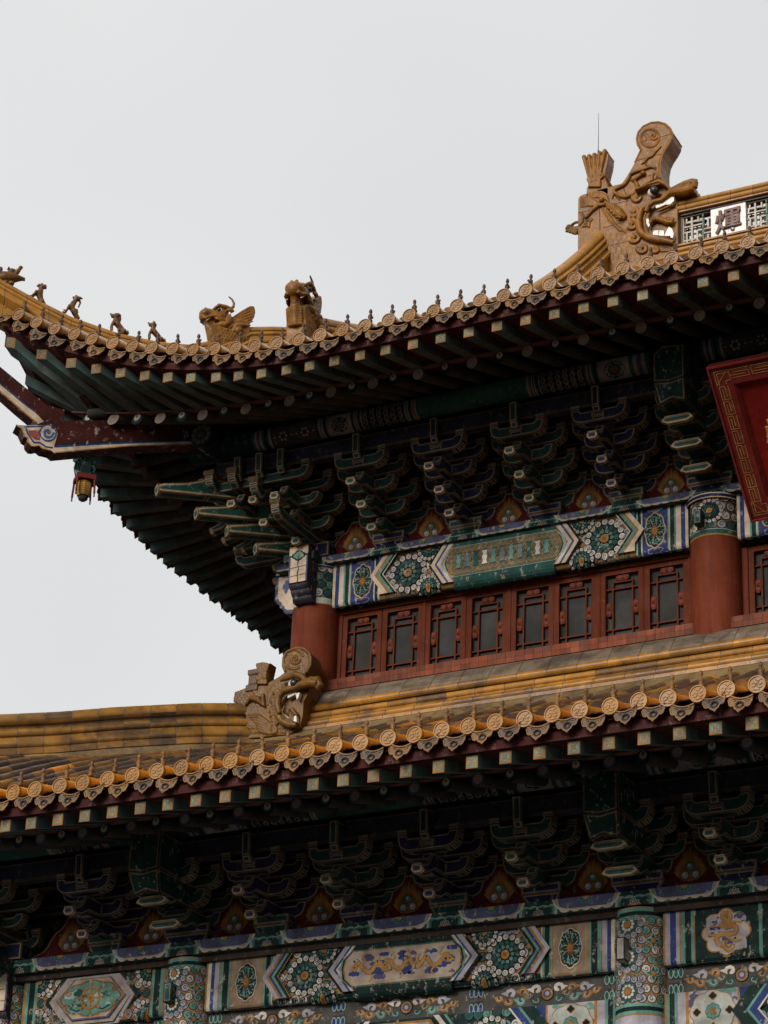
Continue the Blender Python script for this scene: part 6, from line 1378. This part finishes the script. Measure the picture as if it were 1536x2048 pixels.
# --- dragon heads with swept wings (the neck stands on the ridge, the snout points outwards)
def dragon_head(name, label, loc, Mx, wide=1.0, sc=1.0):
    t = thing(name, label, 'roof ornament', loc, 'horned dragon heads standing on the upper ridges'); mb = MB(); KK = 861.0
    f = lambda a, b_, w=0: ((360-a)/KK, w*wide, (850-b_)/KK); C = SC; W_ = .085
    # neck and body block
    def pr(pts, w0, w1): mb.prism([f(a, b_, w0) for a, b_ in pts], (0, (w1-w0)*wide, 0), C)
    pr([(205, 1050), (185, 800), (160, 730), (150, 690), (200, 640), (330, 600), (470, 540), (575, 560), (575, 800), (560, 1050)], -W_, W_)
    mb.tube([f(190, 860), f(165, 740), f(150, 680), f(150, 640)], [.05, .052, .055, .05], C, 10, flat=1.0)
    for t_ in range(7): mb.tube([f(150+5*t_, 700+24*t_, -.06), f(136+5*t_, 700+24*t_, 0), f(150+5*t_, 700+24*t_, .06)], .019, C, 6)
    # skull
    mb.ball(f(265, 530), .105, C, 14, sc=(1.0, .95, .9)); mb.ball(f(275, 480), .088, C, 14); mb.tube([f(200, 455), f(280, 420), f(350, 440)], [.045, .06, .05], C, 10); mb.ball(f(92, 530), .075, C, 12, sc=(1, 1.3, .95)); mb.ball(f(330, 560), .09, C, 12, sc=(1, 1.05, 1))
    mb.tube([f(250, 545), f(180, 530), f(120, 520), f(80, 545)], [.10, .088, .08, .062], C, 14); mb.ball(f(85, 555), .066, C, 12, sc=(1, 1.15, 1.1)); mb.tube([f(95, 500), f(90, 468)], [.04, .022], C, 8)
    for s_ in (-1, 1):
        mb.ball(f(90, 465, s_*.022), .020, C, 8)
        mb.tube([f(60, 590, s_*.045), f(100, 600, s_*.065), f(150, 570, s_*.085), f(200, 560, s_*.09), f(250, 590, s_*.092), f(290, 600, s_*.09)], [.022, .026, .024, .022, .022, .018], C, 8)
        mb.tube([f(180, 570, s_*.09), f(200, 600, s_*.092), f(250, 605, s_*.092), f(270, 580, s_*.092)], [.012, .016, .016, .012], C, 7)
        mb.tube([f(170, 470, s_*.06), f(220, 425, s_*.085), f(290, 430, s_*.09), f(350, 440, s_*.085), f(385, 455, s_*.08)], [.018, .026, .028, .024, .016], C, 8)
        mb.tube([f(300, 480, s_*.09), f(345, 462, s_*.10), f(380, 470, s_*.10), f(350, 495, s_*.095)], [.012, .024, .018, .012], C, 8)
        for k, (a, b_) in enumerate(((345, 520), (365, 545), (350, 560), (375, 585), (360, 610), (378, 640), (360, 665), (325, 700))): mb.ball(f(a, b_, s_*.088), .018, C, 8)
        mb.tube([f(240, 640, s_*.07), f(300, 650, s_*.085), f(335, 620, s_*.088), f(350, 560, s_*.088)], [.03, .045, .04, .03], C, 8)
        mb.tube([f(340, 430, s_*.05), f(385, 395, s_*.055), f(388, 350, s_*.055), f(365, 305, s_*.05), f(325, 275, s_*.045)], [.018, .020, .017, .014, .009], (.05, .02, .015), 8) if s_ > 0 else mb.tube([f(325, 415, s_*.04), f(315, 385, s_*.04), f(280, 352, s_*.035)], [.016, .014, .009], C, 8)
        for i in range(6):
            for j in range(4):
                cx, cy = 260+34*i+(17 if j % 2 else 0), 700+36*j
                if cx < 420: mb.tube([f(cx-14, cy-10, s_*W_), f(cx, cy+14, s_*(W_+.004)), f(cx+14, cy-10, s_*W_)], .008, C, 5)
        mb.tube([f(400, 700, s_*W_), f(420, 640, s_*(W_+.01)), f(480, 620, s_*(W_+.012)), f(550, 600, s_*W_)], [.02, .035, .03, .016], C, 8); mb.ball(f(450, 680, s_*.075), .06, C, 10)
        for p in ([(470, 720), (540, 740), (570, 720)], [(480, 750), (520, 790)], [(520, 740), (560, 780)]): mb.tube([f(a, b_, s_*(W_+.004)) for a, b_ in p], [.018, .012, .008][:len(p)], C, 6)
    mb.tube([f(95, 640), f(130, 620), f(200, 625)], [.035, .05, .06], C, 10); mb.tube([f(110, 680), f(150, 650)], [.03, .045], C, 8)
    # swept wing plates
    pr([(380, 520), (470, 425), (560, 345), (598, 334), (618, 350), (630, 400), (620, 470), (575, 545), (500, 590), (400, 640)], -.055, .055)
    for k in range(6):
        for s_ in (-1, 1): mb.tube([f(385+6*k, 530+26*k, s_*.055), f(470+10*k, 445+27*k, s_*.058), f(560+11*k, 370+30*k, s_*.057)], [.010, .014, .008], C, 6)
    for s_ in (-1, 1): mb.tube([f(450, 590, s_*.06), f(475, 520, s_*.062), f(485, 450, s_*.06)], .012, C, 6)
    o = fuse(mb, .0085, 'dragon_head_body', M_STAT, t, (.235, .098, .010), 1, Mx @ Matrix.Scale(sc, 4))
    for nm, c, r_, dx, off in (('eye_white', (.6, .56, .5), .040, 236, .060), ('eye', (.012, .012, .016), .026, 224, .085)):
        for s_ in (-1, 1): e = MB(); e.ball(f(dx, 478, s_*off), r_, c, 12); inst(e.mesh(nm, M_CERAM), nm, t, Mx @ Matrix.Scale(sc, 4))
    th_ = MB()
    for s_ in (-1, 1):
        th_.prism([f(175, 560, s_*.09), f(200, 600, s_*.09), f(215, 590, s_*.09)], (0, .012*s_, 0), (.6, .56, .5)); th_.prism([f(90, 640, s_*.06), f(150, 590, s_*.075), f(152, 570, s_*.075), f(100, 625, s_*.06)], (0, .012, 0), (.6, .56, .5))
    inst(th_.mesh('teeth', M_CERAM), 'teeth', t, Mx @ Matrix.Scale(sc, 4)); return t
dragon_head('winged_dragon_head', 'horned dragon head seen in profile, feathered wing raised, beside the seated beasts', (-.935, -.935, 2.50), DG)
FR = Matrix(((0, 1, 0, 0), (-1, 0, 0, 0), (0, 0, 1, 0), (0, 0, 0, 1)))
dragon_head('gable_dragon_head', 'taller horned dragon head with ribbed throat facing outwards at the foot of the gable ridge', (.10, -.90, 2.44), FR @ Matrix.Rotation(R(8), 4, 'Z'), 1.25, 1.2)
# ------------------------------------------------------------------ corner beams and the carved scroll
cb = MB(); w = .10; ofs = .11*1.414*1.0; U4 = lambda a, b_: tuple(ud((a/5.908, 740+b_/5.908), ofs))
ex = (-.7071*.22, .7071*.22, 0)
ol = [(2700, 560), (1536, 590), (760, 600), (640, 560), (540, 600), (440, 640), (300, 655), (190, 650), (250, 690), (272, 740), (290, 780), (325, 800), (330, 850), (370, 895), (410, 900), (460, 890), (500, 925), (550, 935), (600, 950), (640, 985), (1536, 900), (2700, 870)]
cb.prism([U4(a, b_) for a, b_ in ol], ex, DKRED)
n4 = np.array((.7071, -.7071, 0))
P = Paint(cb, lambda u, v, t: tuple(np.array(U4(u, v))+n4*t))
P.poly([(640, 915), (1100, 885), (2700, 825), (2700, 875), (1536, 902), (640, 985)], CREAM, 2); P.poly([(640, 970), (1536, 890), (2700, 866), (2700, 874), (1536, 901), (640, 984)], OCH, 3); P.poly([(660, 895), (1200, 868), (2700, 810), (2700, 826), (1200, 884), (650, 918)], BLU, 3); P.poly([(700, 868), (1536, 838), (2700, 785), (2700, 812), (1536, 866), (690, 897)], GRD, 2)
sc_ = [(190, 650), (300, 655), (520, 655), (600, 640), (660, 690), (680, 760), (660, 830), (640, 900), (645, 985), (600, 950), (550, 935), (500, 925), (460, 890), (410, 900), (370, 895), (330, 850), (325, 800), (290, 780), (272, 740), (250, 690)]
P.poly(sc_, CREAM, 3); P.line(sc_[9:]+[sc_[0]], 14, (.45, .24, .06), 5); P.line([(300, 680), (330, 760), (400, 860), (470, 860), (540, 910), (620, 920)], 18, BLU, 6); P.line([(285, 672), (420, 668), (520, 665)], 14, BLU, 6)
P.poly([(330, 720), (470, 710), (470, 830), (400, 820), (350, 770)], (.25, .07, .06), 6); P.disc(565, 745, 95, WHT, 7, 20); P.spiral(565, 745, 70, 1.1, 0, 30, (.05, .14, .38), 8); P.line([(565+95*math.cos(t*.4), 745+95*math.sin(t*.4)) for t in range(17)], 12, BLU, 9); P.disc(625, 680, 22, BLU, 9); P.disc(570, 740, 22, (.3, .1, .08), 10)
cb.build('corner_beam', M_PAINT, HALL)
cb = MB(); ex2 = (-.7071*.19, .7071*.19, 0)
U5 = lambda a, b_: tuple(ud((a/5.908, 740+b_/5.908), ofs-.02))
ol2 = [(-330, -30), (0, 262), (200, 440), (440, 640), (470, 700), (560, 700), (760, 600), (760, 470), (560, 420), (0, -40), (-330, -320)]
cb.prism([U5(a, b_) for a, b_ in ol2], ex2, DKRED)
P = Paint(cb, lambda u, v, t: tuple(np.array(U5(u, v))+n4*t))
P.poly([(-330, -120), (0, 170), (260, 390), (420, 510), (560, 650), (560, 700), (470, 700), (440, 640), (200, 440), (0, 262), (-330, -30)], CREAM, 2); P.poly([(-330, -52), (0, 240), (200, 418), (440, 618), (440, 640), (200, 440), (0, 262), (-330, -30)], OCH, 3); P.line([(-330, -140), (0, 155), (260, 375), (430, 500)], 12, BLU, 3)
# painted underside of the raised beam
A_, B_ = np.array(U5(-330, -30)), np.array(U5(440, 640)); e_ = np.array(ex2); nb = np.cross(B_-A_, e_); nb /= np.linalg.norm(nb); nb = nb if nb[2] < 0 else -nb
P = Paint(cb, lambda u, v, t: tuple(A_+(B_-A_)*u+e_*v+nb*(t+.0005))); P.rect(0, 1, .04, .96, (.45, .36, .26), 1)
for i in range(16): P.line([(i/16+.02, .2), (i/16+.035, .5), (i/16+.02, .8)], .008, DGOLD, 2); P.disc(i/16+.03, .5, .016, BLD, 3, 8, .10); P.disc(i/16+.045, .3, .008, PUR, 3, 6, .07); P.disc(i/16+.045, .7, .008, PUR, 3, 6, .07)
cb.build('raised_corner_beam', M_PAINT, HALL)
cb = MB()                                                   # lower roof corner beam
cb.prism([(-2.8, -2.95, -4.75), (-4.3, -4.45, -4.9), (-4.55, -4.7, -4.7), (-4.4, -4.55, -4.55), (-2.8, -2.95, -4.4)], ex, DKRED); cb.prism([(-4.1, -4.24, -4.6), (-5.0, -5.14, -3.7), (-5.0, -5.14, -3.5), (-4.1, -4.24, -4.3)], ex2, DKRED); cb.build('corner_beam', M_PAINT, HALL)
# ------------------------------------------------------------------ hanging lantern under the corner beam
p0 = ud((174, 909), -.0); LA = thing('corner_lantern', 'small red-framed gold lattice lantern hanging under the upper corner beam', 'lantern', (p0[0], p0[1], p0[2]-.60)); s = 1/166
z_ = lambda py: (1000-py)*s
lm = MB(); lm.M = DG.copy(); rr = random.Random(9)
for k in range(26):
    u = rr.uniform(-.11, .11); zz = z_(rr.uniform(912, 955)); lm.ball((u, rr.uniform(-.05, .03), zz), rr.uniform(.014, .024), (.022, .07, .06), 7)
for k in range(10): u = -.11+.024*k; lm.tube([(u, -.03, z_(912+rr.uniform(0, 10))), (u+.02, -.045, z_(930)), (u, -.03, z_(948))], .010, (.022, .07, .06), 6)
lm.sbox(-.06, .06, -.015, .015, z_(950), z_(908), (.010, .025, .022)); 
lm.build('carved_bracket', M_DIM, LA)
lm = MB(); lm.M = DG.copy(); lm.ball((0, -.05, z_(929)), .045, (.28, .06, .03), 12, sc=(1.3, .7, .7)); lm.tube([(0, -.06, z_(936)), (0, -.06, z_(946)), (-.05, -.06, z_(950)), (-.065, -.06, z_(957))], .008, OCH, 6); lm.tube([(0, -.06, z_(946)), (.05, -.06, z_(950)), (.065, -.06, z_(957))], .008, OCH, 6); lm.build('hook', M_DIM, LA)
lm = MB(); lm.M = DG.copy(); a = .115
lm.sbox(-a, a, -a, a, z_(960), z_(951), (.13, .02, .018)); lm.sbox(-a*.8, a*.8, -a*.8, a*.8, z_(951), z_(948), (.10, .02, .018))
for sx in (-1, 1):
    for sy in (-1, 1): lm.tube([(sx*a*.88, sy*a*.88, z_(960)), (sx*a*.95, sy*a*.95, z_(990))], .013, (.14, .03, .025), 6); lm.tube([(sx*a*.95, sy*a*.95, z_(980)), (sx*a*.95, sy*a*.95, z_(998))], .009, (.12, .02, .04), 6)
lm.build('lantern_frame', M_RED, LA)
lm = MB(); b0_ = MB(); lm.M = DG.copy(); n = 6
pf = [(.07, z_(962)), (.088, z_(968)), (.088, z_(982)), (.066, z_(992)), (.02, z_(994))]; lm.lathe(pf, (0, 0, 0), (.03, .02, .012), 8, 0, False)
for k in range(8):
    a0_, a1_ = 2*math.pi*k/8, 2*math.pi*(k+1)/8
    for j in range(6):
        t = j/5; aa = (math.cos(a0_)*(1-t)+math.cos(a1_)*t, math.sin(a0_)*(1-t)+math.sin(a1_)*t); lm.tube([(aa[0]*(r_+.005), aa[1]*(r_+.005), zz) for r_, zz in pf[:4]], .004, (.50, .29, .07), 5)
    for j in range(6):
        zz = z_(964+4.5*j); r_ = .092 if 964+4.5*j < 983 else .082; lm.tube([(r_*math.cos(a0_), r_*math.sin(a0_), zz), (r_*math.cos(a1_), r_*math.sin(a1_), zz)], .004, (.50, .29, .07), 5)
lm.build('gold_lattice', M_DIM, LA); lm = MB(); lm.M = DG.copy(); lm.lathe([(.02, z_(993)), (.06, z_(994)), (.055, z_(999)), (.02, z_(1003))], (0, 0, 0), (.05, .04, .03), 8); lm.build('lantern_base', M_DIM, LA)
# ------------------------------------------------------------------ name board hung under the eave, leaning forward
TLp = un((1413, 735), X=5.62); BLp = un((1502.6, 1043.5), X=5.62)
PQ = thing('name_board', 'large red hanging name board with a gold key-pattern border, leaning out under the upper eave', 'name board', tuple(BLp))
axd = (TLp-BLp); Hh = np.linalg.norm(axd); axd /= Hh; Wd = 3.4; nn_ = np.cross([1, 0, 0], axd); nn_ = nn_ if nn_[1] < 0 else -nn_
fp = lambda u, v, t: tuple(np.array((u, 0, 0))+axd*v+nn_*t)
fb = MB(); fb.prism([fp(0, 0, -.06), fp(Wd, 0, -.06), fp(Wd, Hh, -.06), fp(0, Hh, -.06)], tuple(-nn_*.05), (.06, .012, .01)); B1 = .235
def fbox(mbx, u0_, u1_, v0, v1, t0, t1, col): mbx.prism([fp(u0_, v0, t1), fp(u1_, v0, t1), fp(u1_, v1, t1), fp(u0_, v1, t1)], tuple(nn_*(t0-t1)), col)
c_ = (.15, .017, .013)
for a in ((0, Wd, 0, B1), (0, Wd, Hh-B1, Hh), (0, B1, B1, Hh-B1), (Wd-B1, Wd, B1, Hh-B1)): fbox(fb, *a, -.06, .0, c_)
for a in ((0, Wd, 0, .02), (0, Wd, Hh-.02, Hh), (0, .02, .02, Hh-.02), (Wd-.02, Wd, .02, Hh-.02)): fbox(fb, *a, -.06, .025, (.17, .022, .018))
for k in range(4):
    e = B1+.012*k; t = -.012*k
    for a in ((e, Wd-e, e, e+.012), (e, Wd-e, Hh-e-.012, Hh-e), (e, e+.012, e+.012, Hh-e-.012), (Wd-e-.012, Wd-e, e+.012, Hh-e-.012)): fbox(fb, *a, -.06, t-.006, jit(c_, .2))
fb.build('frame', M_RED, PQ)
pb = MB(); fbox(pb, B1, Wd-B1, B1, Hh-B1, -.06, -.052, (.175, .010, .008)); pb.build('panel', M_RED, PQ)
kp = MB(); P = Paint(kp, fp); GC = (.34, .21, .06)
def key(u, v, L_, wv, along):
    f2 = (lambda a, b_: (u+a, v+b_)) if along else (lambda a, b_: (u+b_, v+a)); w = .007
    P.line([f2(0, 0), f2(L_*.96, 0), f2(L_*.96, wv*.62), f2(L_*.2, wv*.62)], w, GC, 3); P.line([f2(0, wv*.3), f2(L_*.78, wv*.3)], w, GC, 3); P.line([f2(0, 0), f2(0, wv), f2(L_*.98, wv)], w, GC, 3)
    P.line([f2(L_*.1, wv*.82), f2(L_*.9, wv*.82)], w*.6, DGOLD, 3)
n = 8; Ls = (Hh-.44)/n
for i in range(n): key(.075, .22+i*Ls, Ls*.9, .095, False)
m_ = 12; Lw = (Wd-.44)/m_
for i in range(m_): key(.22+i*Lw, Hh-.165, Lw*.9, .095, True); key(.22+i*Lw, .07, Lw*.9, .095, True)
for (cu0, cv0, su, sv_) in ((0, 0, 1, 1), (0, Hh, 1, -1), (Wd, 0, -1, 1), (Wd, Hh, -1, -1)):
    for d_ in (.06, .085, .115, .165): P.line([(cu0+su*d_, cv0+sv_*(.23-.05*d_)), (cu0+su*d_, cv0+sv_*d_*1.1), (cu0+su*(.23-.05*d_), cv0+sv_*d_*1.1)] if d_ != .115 else [(cu0+su*.07, cv0+sv_*.21), (cu0+su*.19, cv0+sv_*.08)], .0085, GC, 4)
kp.build('gold_key_pattern', M_PAINT, PQ)
st = MB(); q0 = None
for pts, r_ in (([(1536, 838), (1541, 850), (1537, 862)], .02), ([(1534, 852), (1540, 868), (1536, 885)], .024), ([(1538, 866), (1545, 880)], .03), ([(1534, 872), (1548, 876), (1556, 868)], .022), ([(1542, 845), (1560, 842)], .024)):
    pp = []
    for q in pts:
        d = fwd*FOC + cr*(q[0]-768) + cu*(1024-q[1]); pl0 = BLp+nn_*(-.05); t = ((pl0-CW)@nn_)/(d@nn_); pp.append(tuple(CW+d*t-BLp+nn_*.012))
    st.tube(pp, [r_*.9]+[r_]*(len(pp)-2)+[r_*.5], (.45, .28, .07), 8)
st.build('gold_brush_strokes', M_GLAZEB, PQ)
hk = MB(); hk.tube([fp(.4, Hh*.95, -.1), tuple(np.array(fp(.4, Hh*.95, -.1))+np.array((0, .5, .25)))], .02, (.02, .02, .02), 8); hk.tube([fp(Wd-.4, Hh*.95, -.1), tuple(np.array(fp(Wd-.4, Hh*.95, -.1))+np.array((0, .5, .25)))], .02, (.02, .02, .02), 8)
hk.tube([fp(.4, .1, -.1), tuple(np.array(fp(.4, .1, -.1))+np.array((0, .5, .0)))], .02, (.02, .02, .02), 8); hk.build('hanging_rod', M_IRON, PQ)
